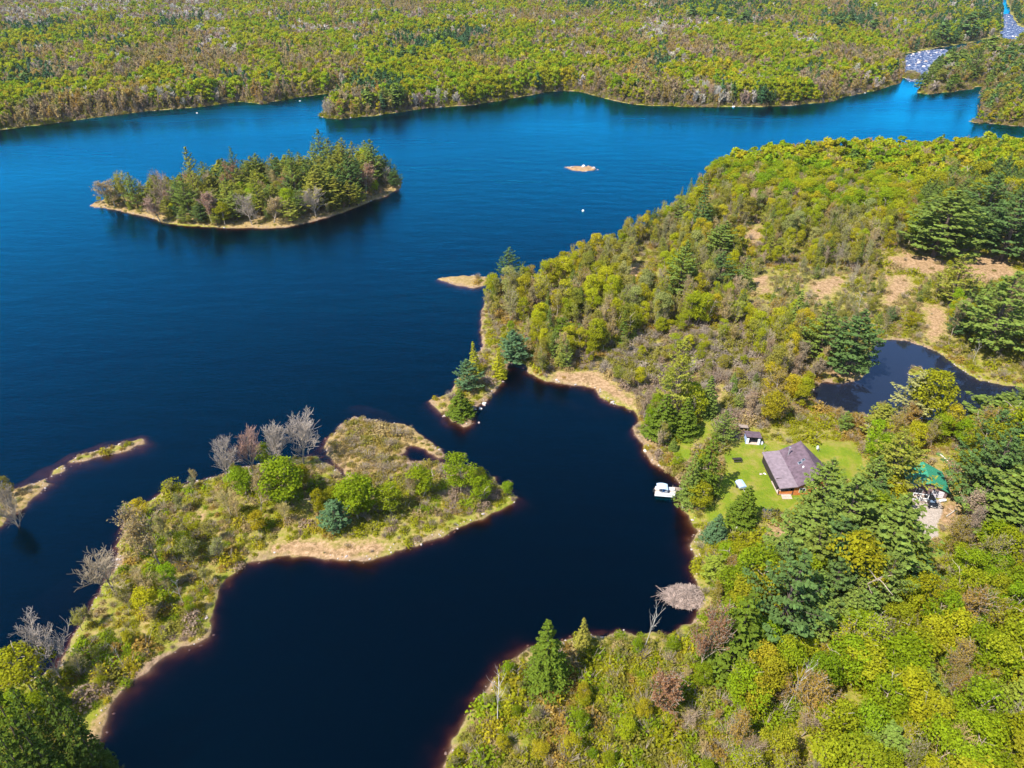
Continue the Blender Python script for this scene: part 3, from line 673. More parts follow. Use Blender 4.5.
# trees placed one by one: kind, foot px, foot row, top row, crown width px, colour, label
HERO = [
 ('spruce',549,684,613,44,DG,'tall pointed spruce above low scrub, its spire against the dark water'),
 ('spruce',584,650,618,17,OL,'small pale pointed spruce on the scrubby shore beside the big lone spruce'),
 ('spruce',745,521,484,29,DG,'dark pointed spruce standing alone on the mown lawn'),
 ('spruce',460,413,387,26,DG,'broad dark spruce at the very end of the narrow rocky point'),
 ('pine',466,390,358,27,PB,'round bluish pine in the middle of the narrow rocky point'),
 ('spruce',475,374,339,14,YG,'slim yellowish spruce with a sharp tip on the narrow rocky point'),
 ('pine',514,360,327,29,PB,'round bluish pine where the narrow rocky point joins the mainland'),
 ('spruce',499,374,345,16,YG,'olive spruce over the cove side of the narrow rocky point'),
 ('pine',508,285,246,25,PD,'dark pine at the shore corner beside the sandbar'),
 ('pine',334,530,498,29,PB,'lone bluish conifer on the marshy peninsula behind the pale beach'),
 ('pine',678,418,338,38,PO,'tallest olive pine by the narrow lawn strip'),
 ('spruce',664,433,392,34,DG,'dark bushy spruce at the sandy patch by the cove'),
 ('spruce',687,434,396,26,DG,'dark bushy spruce between the tall olive pine and the narrow lawn strip'),
 ('spruce',710,414,375,20,PM,'narrow green spruce behind the narrow lawn strip'),
 ('spruce',709,494,430,32,DG,'darkest tall spruce at the lawn edge above the boat'),
 ('spruce',693,500,450,25,PM,'green spruce on the bank right above the moored boat'),
 ('pine',725,444,412,24,PM,'round pine between the narrow lawn strip and the shed'),
 ('spruce',717,538,512,22,PB,'small bluish spruce at the shore side of the lawn'),
 ('spruce',674,449,437,9,PM,'tiny spruce on the grass by the cove shore'),
 ('spruce',704,238,180,22,PD,'tall dark spruce rising over the lakeside woodland'),
 ('pine',678,232,198,22,PM,'pine left of the tall dark spruce in the lakeside woodland'),
 ('pine',722,262,222,30,PM,'broad pine below the tall dark spruce in the lakeside woodland'),
 ('pine',681,300,240,28,PM,'green pine in the middle of the lakeside woodland'),
 ('pine',720,292,254,34,PD,'wide dark pine in the middle of the lakeside woodland'),
 ('spruce',747,290,256,18,PM,'spruce between pale clearings in the lakeside woodland'),
 ('pine',562,347,318,32,DG,'bushy olive conifer above the cove shore'),
 ('spruce',533,337,316,10,PD,'thin dark spruce near the cove head'),
 ('pine',856,372,308,44,PD,'large dark pine on the point in the small pond'),
 ('pine',826,362,302,36,PM,'bluish pine beside the large dark pine at the pond'),
 ('spruce',797,335,290,18,PM,'green spruce in the scrub left of the pond'),
 ('pine',958,305,255,34,PO,'bright olive pine in front of the sandy clearing'),
 ('pine',944,258,190,58,PM,'broad pine standing behind the sandy clearing'),
 ('pine',990,238,175,46,PD,'tall blue-green pine behind the bare sand'),
 ('pine',1016,262,182,50,PD,'dark pine at the far end of the bare sand'),
 ('pine',1002,350,270,60,PM,'wide pine beside the pond under the sandy clearing'),
 ('pine',1002,438,394,54,PM,'spreading pine on the bank just south of the pond'),
 ('pine',994,512,430,54,PD,'huge dark pine east of the green-roofed cabin'),
 ('pine',1018,545,462,60,PM,'great pine behind the huge dark pine east of the green-roofed cabin'),
 ('pine',893,500,432,50,PO,'olive pine overhanging the green-roofed cabin'),
 ('pine',827,516,457,36,PM,'pine hiding the near corner of the purple-roofed house'),
 ('pine',806,574,500,54,PM,'great pine below the purple-roofed house by the sandy path'),
 ('pine',850,568,478,56,PM,'tall pine in the grove between the two cabins'),
 ('pine',888,580,492,58,PM,'wide pine nearest the gravel drive'),
 ('pine',784,648,552,62,PD,'massive dark pine at the foot of the pine grove'),
 ('pine',832,590,520,50,PD,'dark pine inside the pine grove'),
 ('spruce',738,668,590,54,DG,'dense olive spruce at the shore end of the pine grove'),
 ('spruce',66,775,664,34,DK,'tallest dark spruce of the corner stand on the peninsula neck'),
 ('spruce',84,790,694,32,DK,'dark spruce nearest the cobbled shore of the peninsula neck'),
 ('spruce',38,778,684,34,DK,'dark spruce just behind the tallest one of the corner stand'),
 ('spruce',12,785,690,34,DG,'olive spruce in the corner stand on the peninsula neck'),
 ('spruce',52,812,712,36,DK,'dark spruce in front of the tallest one of the corner stand'),
 ('spruce',24,826,716,36,DK,'broad dark spruce low in the corner stand'),
 ('spruce',78,840,738,34,DG,'olive spruce at the shore end of the corner stand'),
 ('spruce',-4,830,725,36,DK,'dark spruce cut by the picture edge in the corner stand'),
 ('spruce',44,865,742,38,DK,'frontmost dark spruce of the corner stand'),
 ('leafy',20,692,650,36,YG,'bright green leafy tree behind the corner stand of spruces'),
 ('bare',221,482,432,25,(.33, .275, .225),'silvery bare tree standing at the waterside of the marshy peninsula'),
 ('bare',247,474,425,24,(.36, .22, .165),'pinkish budding bare tree next to the silvery one on the peninsula'),
 ('bare',272,468,412,30,(.33, .275, .225),'bare grey-brown tree beside the reedy channel'),
 ('bare',298,462,409,34,(.33, .275, .225),'many-stemmed bare tree over the reedy channel'),
 ('bare',103,592,540,34,(.34, .27, .18),'leaning pale bare tree reaching over the water from the peninsula'),
 ('bare',45,680,620,32,(.33, .275, .225),'brown bare tree at the notch of the peninsula neck'),
 ('bare',2,524,466,22,GREY,'bare greenish tree at the far end of the sand spit'),
 ('budding',150,568,506,34,TAN,'tan budding tree high on the peninsula ridge'),
 ('leafy',280,508,462,40,BR,'large bright green tree in the peninsula grove'),
 ('leafy',355,520,478,34,BR,'rounded bright green tree beside the lone bluish conifer'),
 ('budding',256,515,472,30,TAN,'tan budding tree at the edge of the peninsula grove'),
 ('leafy',460,492,456,30,BR,'bright bushy tree near the tip of the marshy peninsula'),
 ('leafy',480,500,478,22,BR,'low green tree closest to the tip of the marshy peninsula'),
 ('leafy',701,507,484,22,YG,'small yellow-green tree at the bank beside the boat dock'),
 ('leafy',930,350+75,372,34,YG,'pale green tree leaning over the pond island'),
 ('pine',882,440,402,28,PO,'olive pine on the south bank of the pond'),
 ('pine',918,424,372,34,GY,'light green pine rising in front of the pond water'),
 ('budding',638+70,652+20,600,30,RD,'reddish budding tree in the scrub by the olive spruce'),
 ('snag',497,722,678,22,PALE,'white dead tree with forked limbs in the scrub'),
 ('snag',648,648,598,18,PALE,'weathered dead tree with a tuft of moss at the shore by the stick pile'),
 ('snag',794,716,650,14,PALE,'straight pale dead trunk in the bright woodland'),
 ('snag',892,714,668,12,PALE,'leaning pale dead trunk in the middle of the bright woodland'),
 ('snag',918,742,700,12,PALE,'short slanted dead trunk in the bright woodland'),
 ('snag',846,620,578,12,PALE,'tall thin dead trunk by the pine grove'),
 ('snag',178,604,575,12,PALE,'thin white dead stem on the peninsula'),
 ('snag',118,668,640,10,PALE,'short white stump-like snag on the peninsula neck'),
 ('snag',862,312,288,10,PALE,'slim dead tree by the pale clearings'),
 ('snag',978,362,338,10,PALE,'silver snag on the pond bank'),
 ('bare',958,775,735,38,TAN,'wide bare tree in the corner of the bright woodland'),
 ('budding',822,722,672,38,OR,'orange-budding tree beside the straight pale dead trunk'),
 ('budding',670,712,668,34,RD,'rusty budding tree in the low scrub'),
 ('budding',955,628,585,40,OR,'orange-tinged tree in the bright woodland'),
]
for k, px, py, top, wpx, c, lab in HERO:
    h = height_from(px, py, top); x, y = unproj(px, py, 1.0); dep0 = y * cp + (CAM_H - 1) * sp
    x = x * (1 - .5 * h * sp / dep0); dist = math.sqrt(x * x + y * y + CAM_H ** 2)
    if c is DK: wpx *= .85
    T.append(dict(k=k, x=float(x), y=float(y), h=max(h, 1.5), w=wpx * dist / F / 2 * 1.05, c=c, z='hero', label=lab))
for k, px, py, top, wpx, c in [('pine',325,190,130,24,PM),('pine',346,190,138,20,PO),('pine',374,185,139,22,PM),('pine',353,200,152,24,PD),('pine',198,205,146,16,PO),('pine',241,200,148,14,PB),('budding',232,200,158,18,RD),
 ('budding',115,206,176,20,TAN),('pine',138,207,172,16,PM),('budding',126,204,168,16,YG),('budding',366,196,160,20,(.36,.20,.12)),('bare',168,212,164,16,PINK),('budding',160,220,190,16,(.34,.22,.16)),('budding',212,222,188,18,(.34,.2,.14)),
 ('leafy',225,224,200,12,YG),('bare',252,224,190,18,GREY),('bare',316,216,184,20,GREY),('budding',274,222,196,18,TAN),('pine',262,215,170,18,PO),('pine',190,215,172,20,PM),('pine',298,205,150,18,PM),
 ('pine',10,50,37,8,PD),('pine',25,50,38,7,PD),('pine',52,58,44,9,PD),('pine',50,48,28,7,PD),('pine',18,98,76,12,PD),('pine',33,98,72,14,PD),('pine',44,100,80,10,PD),('pine',80,54,44,8,PD),('pine',120,68,52,11,PD),('pine',154,40,31,8,PD),
 ('pine',169,42,31,11,PD),('pine',202,34,23,9,PD),('pine',199,78,64,9,PD),('pine',172,75,63,8,PD),('pine',438,55,33,8,PD),('pine',426,58,42,12,PD),('pine',448,52,33,9,PD),('pine',405,72,48,14,PD),('pine',415,70,50,12,PD),('pine',395,70,52,12,PD),
 ('pine',385,110,86,16,PM),('pine',402,108,80,14,PD),('pine',370,112,88,12,PM),('pine',394,110,84,12,PM),('bare',330,116,95,10,GREY),('pine',655,20,8,9,PD),('pine',690,28,10,12,PD),('pine',712,28,12,12,PD),('pine',725,32,14,12,PD),('pine',742,34,14,14,PD),
 ('pine',765,26,12,9,PD),('pine',787,44,27,8,PD),('pine',836,38,14,12,PD),('pine',848,36,16,10,PD),('pine',840,44,26,9,PD),('pine',870,40,20,11,PD),('spruce',813,88,66,10,PD),('pine',947,75,52,13,PM),('pine',970,82,45,14,PM),('pine',958,70,50,12,PM),
 ('pine',985,62,36,12,PM),('pine',1005,68,48,14,PD),('pine',1018,66,46,14,PD),('pine',940,45,20,11,PD),('pine',965,40,12,12,PD),('pine',980,30,8,11,PD),('pine',920,90,72,9,PM),('pine',952,88,74,10,DG)]:
    h = height_from(px, py, top); x, y = unproj(px, py, 1.0); dist = math.sqrt(x * x + y * y + CAM_H ** 2)
    T.append(dict(k=k, x=float(x), y=float(y), h=max(h, 3), w=wpx * dist / F / 2 * 1.1, c=c, z='single', label=None))
hx = np.array([t['x'] for t in T]); hy = np.array([t['y'] for t in T]); hw = np.array([t['w'] for t in T])
# openings in the woods that stay open: lawns, roofs, path, pond, clearings
KEEP = [(757,432,822,503),(724,444,757,520),(703,488,740,538),(744,428,762,442),(757,500,790,538),(922,462,952,510),(905,478,925,503),(914,500,944,536),(652,478,690,500),(664,585,702,607),(822,442,856,480),
        (684,424,708,452),(880,338,1024,378),(830,385,1000,400),(890,256,925,268),(965,260,1005,276),(322,440,348,482),(906,57,921,76),(1005,22,1018,38),
        (806,288,835,298),(888,284,905,300),(925,312,942,330),(640,250,655,262),(755,282,770,295),(745,230,760,245)]
def scatter():
    for sp_, y0, y1 in ((3.7, -40, 250), (4.2, 250, 620), (5.2, 480, 1000), (7.0, 1000, 1900)):
        X = min(1600, (y1 + 60) * .95)
        x, y = grid(sp_, -X, X, y0, y1)
        if y1 == 1000: s0 = shore(x, y); k = (y > 620) | (y > 560)
        else: k = np.ones(len(x), bool)
        x, y = x[k], y[k]; d = shore(x, y); px, py = proj(x, y)
        k = (d > (1.4 if y1 < 700 else 1.6)) & (px > -260) & (px < 1284) & (py < 1010); x, y, d, px, py = x[k], y[k], d[k], px[k], py[k]
        zi = classify(x, y)
        bad = (soft('lawn', x, y, 1.5) > .3) | (soft('gravel', x, y, 1.5) > .2) | (soft('sand', x, y, 1.5) > .6)
        zh = vnoise(x / 14, y / 14, 91)
        fw = far_mix(x, y, px, py); u = rng.random(len(x)); pn = fbm(x / (11 if y1 <= 620 else 26), y / (11 if y1 <= 620 else 40), 71)
        hd = np.min(np.hypot(x[:, None] - hx, y[:, None] - hy) - hw * .62, axis=1) if y1 <= 620 else np.full(len(x), 9.)
        for i in range(len(x)):
            if bad[i] or hd[i] < .3: continue
            if zi[i] < 0:
                if 555 < px[i] < 605 and 155 < py[i] < 180: continue
                if 430 < px[i] < 492 and 268 < py[i] < 292: continue
                if y[i] < 480 and not (px[i] > 500): continue
                nm = 'farwood' if y[i] > 500 else 'midwood'; W = fw[i]; hr = (9, 15)
                den = .97
                lc, bc, gc, pc = [BR, YG, YG, BR, YL], [TAN, PINK, OR, TAN, OL, PINK], [PALE, PINK, PALE, PINK], [(.05, .10, .045), (.055, .095, .03)]
                if y[i] < 500: W = np.array((.03, .02, .5, .4, .05))
                g = pn[i]
            else:
                nm, _, den, W, hr, lc, bc, gc, pc = Z[zi[i]]; W = np.array(W, float)
            if u[i] > den * (1.0 if den > .8 else (.45 + 1.1 * pn[i])): continue
            if d[i] < 7 and nm in ('farwood',): W = W * np.array([.6, 1, .35, 2, 2.5])
            k = KINDS[rng.choice(5, p=W / W.sum())]
            pal = dict(pine=pc, spruce=pc, leafy=lc, budding=bc, bare=gc)[k]
            q = (pn[i] * 1.5 - .25 + rng.normal(0, .16)); c = np.array(pal[int(np.clip(q, 0, .999) * len(pal))])
            c = c * rng.uniform(.82, 1.18) * np.array([rng.uniform(.9, 1.1), 1, rng.uniform(.9, 1.15)])
            if nm in ('farwood', 'northwood'): c = c * (np.array([1.12, 1.16, 1.0]) if k != 'bare' else 1.0)
            if nm in ('midwood', 'shorewood', 'pondsouth', 'pits', 'island', 'ridge') and k not in ('pine', 'spruce'): c = c * np.array([1.22, 1.26, 1.1])
            if nm == 'southwood' or nm == 'bottom': c = c * np.array([1.04, 1.10, 1.0])
            h = rng.uniform(*hr) * (1.12 if nm == 'farwood' else 1)
            if k in ('pine', 'spruce'): h *= 1.0
            else:
                if d[i] < 8: h *= .75
            if nm == 'island' and k not in ('pine', 'spruce'): h *= .8
            if nm == 'island' and px[i] > 305 and k == 'pine': h *= 1.3
            if nm == 'island': h *= .62 + .38 * min(1, max(0, (px[i] - 110) / 120)); h *= .6 + .4 * min(1, d[i] / 14)
            if k == 'bare' and nm == 'farwood' : c = c * 1.0
            wd = h * dict(pine=.25, spruce=.20, leafy=.285, budding=.24, bare=.24)[k] * rng.uniform(.85, 1.2) * (.84 if nm == 'farwood' else 1)
            if nm == 'midwood' or nm == 'pits': wd *= .76
            if nm == 'island' and k == 'pine': wd *= 1.5
            ok = True
            for q in (1, .55, 0):
                ds = math.hypot(math.hypot(x[i], y[i]), CAM_H); tX, tY = proj(x[i], y[i], h * q + 1.2); hp = py[i] - float(tY); wp = wd * (.5 + .5 * q) * F / ds * .85; xa, xb = min(px[i], float(tX)), max(px[i], float(tX))
                ok = not any(xb + wp > b0 and (xa + xb) / 2 - wp < b2 and py[i] > b1 and py[i] - hp * .95 < b3 for b0, b1, b2, b3 in KEEP)
                if ok: break
            if not ok or q == 0: continue
            h *= q; wd *= .5 + .5 * q
            T.append(dict(k=k, x=x[i], y=y[i], h=h, w=wd, c=tuple(c), z=nm, label=None, d=float(d[i])))
scatter()
tx = np.array([t['x'] for t in T]); ty = np.array([t['y'] for t in T]); tz = ground_z(tx, ty)
PX, PY = proj(tx, ty, tz)
for i, t in enumerate(T):
    t['zz'] = float(tz[i]); t['px'] = float(PX[i]); t['py'] = float(PY[i])
    ds = math.sqrt(t['x'] ** 2 + t['y'] ** 2 + (CAM_H - t['zz']) ** 2); t['dist'] = ds
    hp = t['h'] * F / ds; wp = t['w'] * 2 * F / ds
    inv = -6 < t['px'] < 1030 and -3 < t['py'] < 768 + hp * .7
    t['size'] = hp * wp if inv else -1
    if t['label']: t['size'] = 1e9

# ------------------------------------------------------------------ labels
NAME = dict(pine='pine_tree', spruce='spruce_tree', leafy='leafy_tree', budding='budding_tree', bare='bare_tree', snag='dead_tree')
CAT = dict(pine='pine', spruce='spruce', leafy='leafy tree', budding='budding tree', bare='bare tree', snag='dead tree')
COLS = [(BR, 'bright green'), (YG, 'yellow-green'), (YL, 'golden'), (OL, 'olive'), (OR, 'orange'), (RD, 'rusty'), (TAN, 'tan'), (GREY, 'grey'), (PINK, 'pinkish'), (PALE, 'pale'), (GY, 'grey-green'), (DG, 'dark green'),
        (PD, 'dark'), (PO, 'olive'), (PM, 'mid-green'), (PB, 'bluish')]
def colour_word(c, k):
    con = k in ('pine', 'spruce'); c = np.array(c); c = c / c.sum() + c * .8
    best = min(COLS, key=lambda e: (np.abs(np.array(e[0]) / sum(e[0]) + np.array(e[0]) * .8 - c).sum()) + (0 if (sum(e[0]) < .26) == con else 5))
    return best[1]
MARKS = [((640,215),'near the lake shore opposite the rock islet'),((600,250),'on the lake shore of the mainland woods'),((550,270),'on the wooded shore past the sandbar'),((500,300),'on the bank facing the sandbar'),
 ((490,325),'above the root of the rocky point'),((470,390),'on the narrow rocky point'),((550,370),'at the head of the cove'),((600,385),'on the tan reeds edge of the cove'),((640,405),'behind the cove beach'),
 ((660,440),'by the sandy patch on the cove'),((690,495),'on the bank over the pontoon boat'),((710,520),'on the shore side of the lawn'),((730,440),'behind the small shed'),((800,440),'behind the purple-roofed house'),
 ((860,470),'on the lawn edge beyond the purple-roofed house'),((810,510),'in front of the purple-roofed house'),((775,530),'beside the sandy path'),((740,560),'between the lawn and the shore'),((715,590),'behind the stick pile'),
 ((690,625),'below the stick pile'),((650,640),'on the shore by the weathered dead tree'),((590,640),'on the scrubby shore facing open water'),((549,684),'around the tall lone spruce'),((500,700),'by the white forked dead tree'),
 ((470,740),'on the low scrub point'),((560,740),'in the low scrub under the lone spruce'),((640,700),'in the middle of the low scrub'),((690,740),'in the scrub near the rusty tree'),((740,690),'below the dense olive spruce'),
 ((790,600),'in the pine grove near the shore'),((850,540),'in the grove between the two cabins'),((900,560),'along the gravel drive'),((940,560),'beyond the end of the gravel drive'),((930,450),'behind the green-roofed cabin'),
 ((975,460),'east of the green-roofed cabin'),((1010,500),'in the dark pines east of the cabin'),((985,560),'south of the dark pines'),((960,420),'on the south bank of the pond'),((880,420),'on the near bank of the pond'),
 ((830,400),'at the pond corner nearest the house'),((770,410),'between the shed and the pond'),((730,380),'in the pinkish brush above the cove'),((780,350),'in the thin woods west of the pond'),((850,360),'on the pond point'),
 ((910,340),'on the far bank of the pond'),((990,380),'on the rocky pond bank'),((950,330),'between the pond and the sand'),((900,290),'beside the pale sand patches'),((990,280),'by the open sand'),((950,240),'behind the open sand'),
 ((830,290),'among the stony clearings'),((760,290),'by the small stony clearing'),((700,300),'in the open young wood'),((650,330),'in the young wood above the cove'),((600,330),'in the orange young wood'),((560,320),'in the dense young wood at the bank'),
 ((620,280),'in the young wood behind the lake shore'),((690,250),'around the tall dark spruce'),((740,230),'in the wood behind the tall dark spruce'),((800,230),'in the mixed wood north of the clearings'),
 ((860,240),'in the wood above the sand patches'),((720,180),'where the golden forest meets the lake'),((780,180),'in the golden forest by the lake'),((840,180),'in the golden forest facing the rapids'),((900,180),'in the golden forest below the river mouth'),
 ((960,180),'at the far lake edge of the golden forest'),((1010,170),'in the golden forest by the river inlet'),((880,210),'deep in the golden forest'),((780,640),'at the foot of the pine grove'),((760,720),'in the bright woods over the scrub'),
 ((820,660),'in the bright woods by the leaning dead trunk'),((800,740),'in the bright woods around the straight dead trunk'),((880,640),'in the bright woods under the grove'),((870,740),'by the short slanted dead trunk'),
 ((930,690),'in the heart of the bright woods'),((950,620),'around the orange-tinged tree'),((1000,600),'in the bright woods south of the dark pines'),((1000,680),'in the dense bright woods past the slanted trunks'),
 ((960,750),'near the wide bare tree'),((1010,750),'behind the wide bare tree'),((110,205),'on the low tip of the wooded island'),((160,205),'on the thin end of the wooded island'),((210,205),'in the middle of the wooded island'),
 ((260,205),'on the broad middle of the wooded island'),((310,200),'on the high part of the wooded island'),((360,190),'at the tall end of the wooded island'),((390,180),'at the grassy end of the wooded island'),
 ((20,510),'at the root of the sand spit'),((180,490),'at the waterside north of the peninsula ridge'),((230,490),'by the silvery bare tree'),((290,480),'beside the reedy channel'),((340,500),'in the peninsula grove behind the beach'),
 ((400,495),'in the grove next to the tan marsh'),((450,490),'near the peninsula tip'),((490,500),'on the peninsula tip'),((260,530),'on the slope above the pale beach'),((200,550),'on the peninsula ridge'),((150,560),'high on the peninsula ridge'),
 ((120,600),'on the water side of the peninsula ridge'),((170,620),'over the inner shore of the peninsula'),((90,650),'at the narrow neck of the peninsula'),((120,680),'on the cobbled inner shore of the neck'),
 ((30,690),'behind the corner spruces'),((50,750),'among the corner spruces'),((950,70),'around the rapids'),((1000,100),'on the bank past the river mouth'),((940,85),'on the gravel point at the river mouth'),
 ((390,105),'on the rocky point across the lake'),((60,110),'on the far shore behind the island'),((250,95),'along the far shore inlet'),((560,85),'at the far bay'),((700,95),'on the far shore bluff'),((850,90),'on the far shore near the rapids')]
mw = np.array([unproj(p[0][0], p[0][1]) for p in MARKS])
SHAPE = dict(pine='layered', spruce='pointed', leafy='rounded', budding='thin-crowned', bare='leafless', snag='dead')
for t in T: t['thing'] = False
CAPS = dict(pine=270, spruce=120, leafy=290, budding=290, bare=130, snag=30)
for k, cap in CAPS.items():
    c = sorted([t for t in T if t['k'] == k and t['size'] > 0], key=lambda t: -t['size'])[:cap]
    for t in c: t['thing'] = True
things = [t for t in T if t['thing']]
keys = {}
for t in things:
    if t['label']: continue
    i = int(np.argmin(np.hypot(mw[:, 0] - t['x'], mw[:, 1] - t['y']))); t['mark'] = MARKS[i][1]
    t['cw'] = colour_word(t['c'], t['k']); keys.setdefault((t['cw'], t['k'], t['mark']), []).append(t)
for (cw, k, mk), L_ in keys.items():
    L_.sort(key=lambda t: -t['h']); nm = {'pine': 'pine', 'spruce': 'spruce', 'leafy': 'leafy tree', 'budding': 'budding tree', 'bare': 'bare tree', 'snag': 'dead tree'}[k]
    for j, t in enumerate(L_):
        if len(L_) == 1: t['label'] = f'{cw} {SHAPE[k]} {nm} {mk}'
        elif len(L_) == 2 and L_[0]['h'] > L_[1]['h'] * 1.08: t['label'] = f'{("taller","shorter")[j]} {cw} {SHAPE[k]} {nm} {mk}'
        elif len(L_) <= 4: t['label'] = f'{["tallest", "second tallest", "third tallest"][j] if j < len(L_) - 1 else "shortest"} {cw} {nm} {mk}'
        else: t['label'] = f'{cw} {SHAPE[k]} {nm} {mk}'; t['grp'] = f'{cw} {nm}s {mk}'
names_ = dict(pine='pine', spruce='spruce', leafy='leafy tree', budding='budding tree', bare='bare tree', snag='dead tree')
ax = np.array([t['x'] for t in things]); ay = np.array([t['y'] for t in things])
for t in things: t.setdefault('cw', colour_word(t['c'], t['k']))
for (cw, k, mk), L_ in keys.items():
    if len(L_) <= 4: continue
    hs = sorted(t['h'] for t in L_); sub = {}
    for t in L_:
        size = 'short' if t['h'] < hs[len(hs) // 3] else ('tall' if t['h'] >= hs[2 * len(hs) // 3] else 'medium')
        o = np.argsort(np.hypot(ax - t['x'], ay - t['y']))[1:14]; nb = next((things[j] for j in o if (things[j]['cw'], things[j]['k']) != (cw, k)), None)
        lab = f"{size} {cw} {names_[k]}" + (f" beside {nb['cw']} {names_[nb['k']]}" if nb else '') + ' ' + mk; sub.setdefault(lab, []).append(t)
    for lab, S_ in sub.items():
        S_.sort(key=lambda t: -t['h'])
        for j, t in enumerate(S_):
            t['label'] = lab if len(S_) != 2 else ('taller ', 'lower ')[j] + lab.split(' ', 1)[1] + ''
            t.pop('grp', None)
            if len(S_) > 2: t['grp'] = lab
def clip16(s):
    a = s.split(); return ' '.join(a[:16])

def place_tree(t, i):
    P = PROTO[t['k']][rng.integers(len(PROTO[t['k']]))]
    root = bpy.data.objects.new(NAME[t['k']], None); col.objects.link(root); root.empty_display_size = .5
    root.location = (t['x'], t['y'], t['zz'] - .05); s = t['w'] / P['R'] * (.8 if t['k'] == 'snag' else 1)
    root.scale = (s, s, t['h'] / P['H']); lean = {'bare': .05, 'snag': .06}.get(t['k'], .025)
    root.rotation_euler = (rng.normal(0, lean), rng.normal(0, lean), rng.uniform(0, 6.28))
    root['label'] = clip16(t['label']); root['category'] = CAT[t['k']]; root['group'] = t.get('grp', {'pine': 'pines around the lake', 'spruce': 'spruces around the lake', 'leafy': 'leafy trees in the woods',
        'budding': 'budding trees in the woods', 'bare': 'bare trees around the lake', 'snag': 'dead trees among the green'}[t['k']])
    for nm in ('trunk', 'crown'):
        o = bpy.data.objects.new(nm, P[nm]); o.parent = root; o.color = (*t['c'], 1); col.objects.link(o)
for i, t in enumerate(things): place_tree(t, i)

# ------------------------------------------------------------------ masses: one object per kind, instanced on its own points
def mass(name, label, cat, rows, metas):
    """rows: x y z scale(3) rotz tint(3) idx"""
    c = bpy.data.collections.new(name + '_kinds')
    for i, me in enumerate(metas): c.objects.link(bpy.data.objects.new('%s_%02d' % (name, i), me))
    rows = np.array(rows); n = len(rows)
    me = bpy.data.meshes.new(name); me.vertices.add(n); me.vertices.foreach_set('co', rows[:, :3].astype(np.float32).ravel())
    def at_(nm, ty, key, v): a = me.attributes.new(nm, ty, 'POINT'); a.data.foreach_set(key, v.astype(np.float32).ravel() if ty != 'INT' else v.astype(np.int32).ravel())
    at_('scl', 'FLOAT_VECTOR', 'vector', rows[:, 3:6]); rot = np.zeros((n, 3)); rot[:, 2] = rows[:, 6]; rot[:, :2] = rng.normal(0, .03, (n, 2)); at_('rot', 'FLOAT_VECTOR', 'vector', rot)
    at_('tint', 'FLOAT_COLOR', 'color', np.c_[rows[:, 7:10], np.ones(n)]); at_('idx', 'INT', 'value', rows[:, 10])
    o = link(name, me, kind='stuff', label=label); o['category'] = cat
    g = bpy.data.node_groups.new(name, 'GeometryNodeTree')
    g.interface.new_socket('Geometry', in_out='INPUT', socket_type='NodeSocketGeometry'); g.interface.new_socket('Geometry', in_out='OUTPUT', socket_type='NodeSocketGeometry')
    N = g.nodes.new; L = g.links.new; gi = N('NodeGroupInput'); go = N('NodeGroupOutput')
    ci = N('GeometryNodeCollectionInfo'); ci.inputs['Collection'].default_value = c; ci.inputs['Separate Children'].default_value = True; ci.inputs['Reset Children'].default_value = True
    ip = N('GeometryNodeInstanceOnPoints'); ip.inputs['Pick Instance'].default_value = True
    def na(nm, ty): a = N('GeometryNodeInputNamedAttribute'); a.data_type = ty; a.inputs[0].default_value = nm; return a.outputs[0]
    L(gi.outputs[0], ip.inputs['Points']); L(ci.outputs[0], ip.inputs['Instance']); L(na('idx', 'INT'), ip.inputs['Instance Index'])
    L(na('scl', 'FLOAT_VECTOR'), ip.inputs['Scale'])
    er = N('FunctionNodeEulerToRotation'); L(na('rot', 'FLOAT_VECTOR'), er.inputs[0]); L(er.outputs[0], ip.inputs['Rotation'])
    L(ip.outputs[0], go.inputs[0])
    md = o.modifiers.new('scatter', 'NODES'); md.node_group = g
    return o
MASS = dict(pine=('distant_pine_forest', 'dark pines scattered through the far forest across the lake', 'forest'), spruce=('spruce_forest', 'further pointed spruces mixed into the woods', 'forest'),
            leafy=('leafy_forest', 'bright green spring forest crowns on both sides of the lake', 'forest'), budding=('budding_forest', 'orange and tan forest not yet in full leaf', 'forest'),
            bare=('bare_forest', 'pale leafless forest patches beyond the lake', 'forest'))
for k, (nm, lab, cat) in MASS.items():
    pr = PROTO[k]; pf = PROTO[k + '_far']; rows = []
    for t in T:
        if t['thing'] or t['k'] != k: continue
        far = t['dist'] > 430; L_ = pf if far else pr; j = rng.integers(len(L_)); P = L_[j]
        s = t['w'] / P['R'] * (1.12 if far else 1)
        rows.append((t['x'], t['y'], t['zz'] - .05, s, s, t['h'] / P['H'], rng.uniform(0, 6.28), *t['c'], j + (len(pr) if far else 0)))
    if rows: mass(nm, lab, cat, rows, [p['mass'] for p in pr] + [p['mass'] for p in pf]); print('MASS', k, len(rows))
print('THINGS', {k: sum(1 for t in things if t['k'] == k) for k in CAPS})

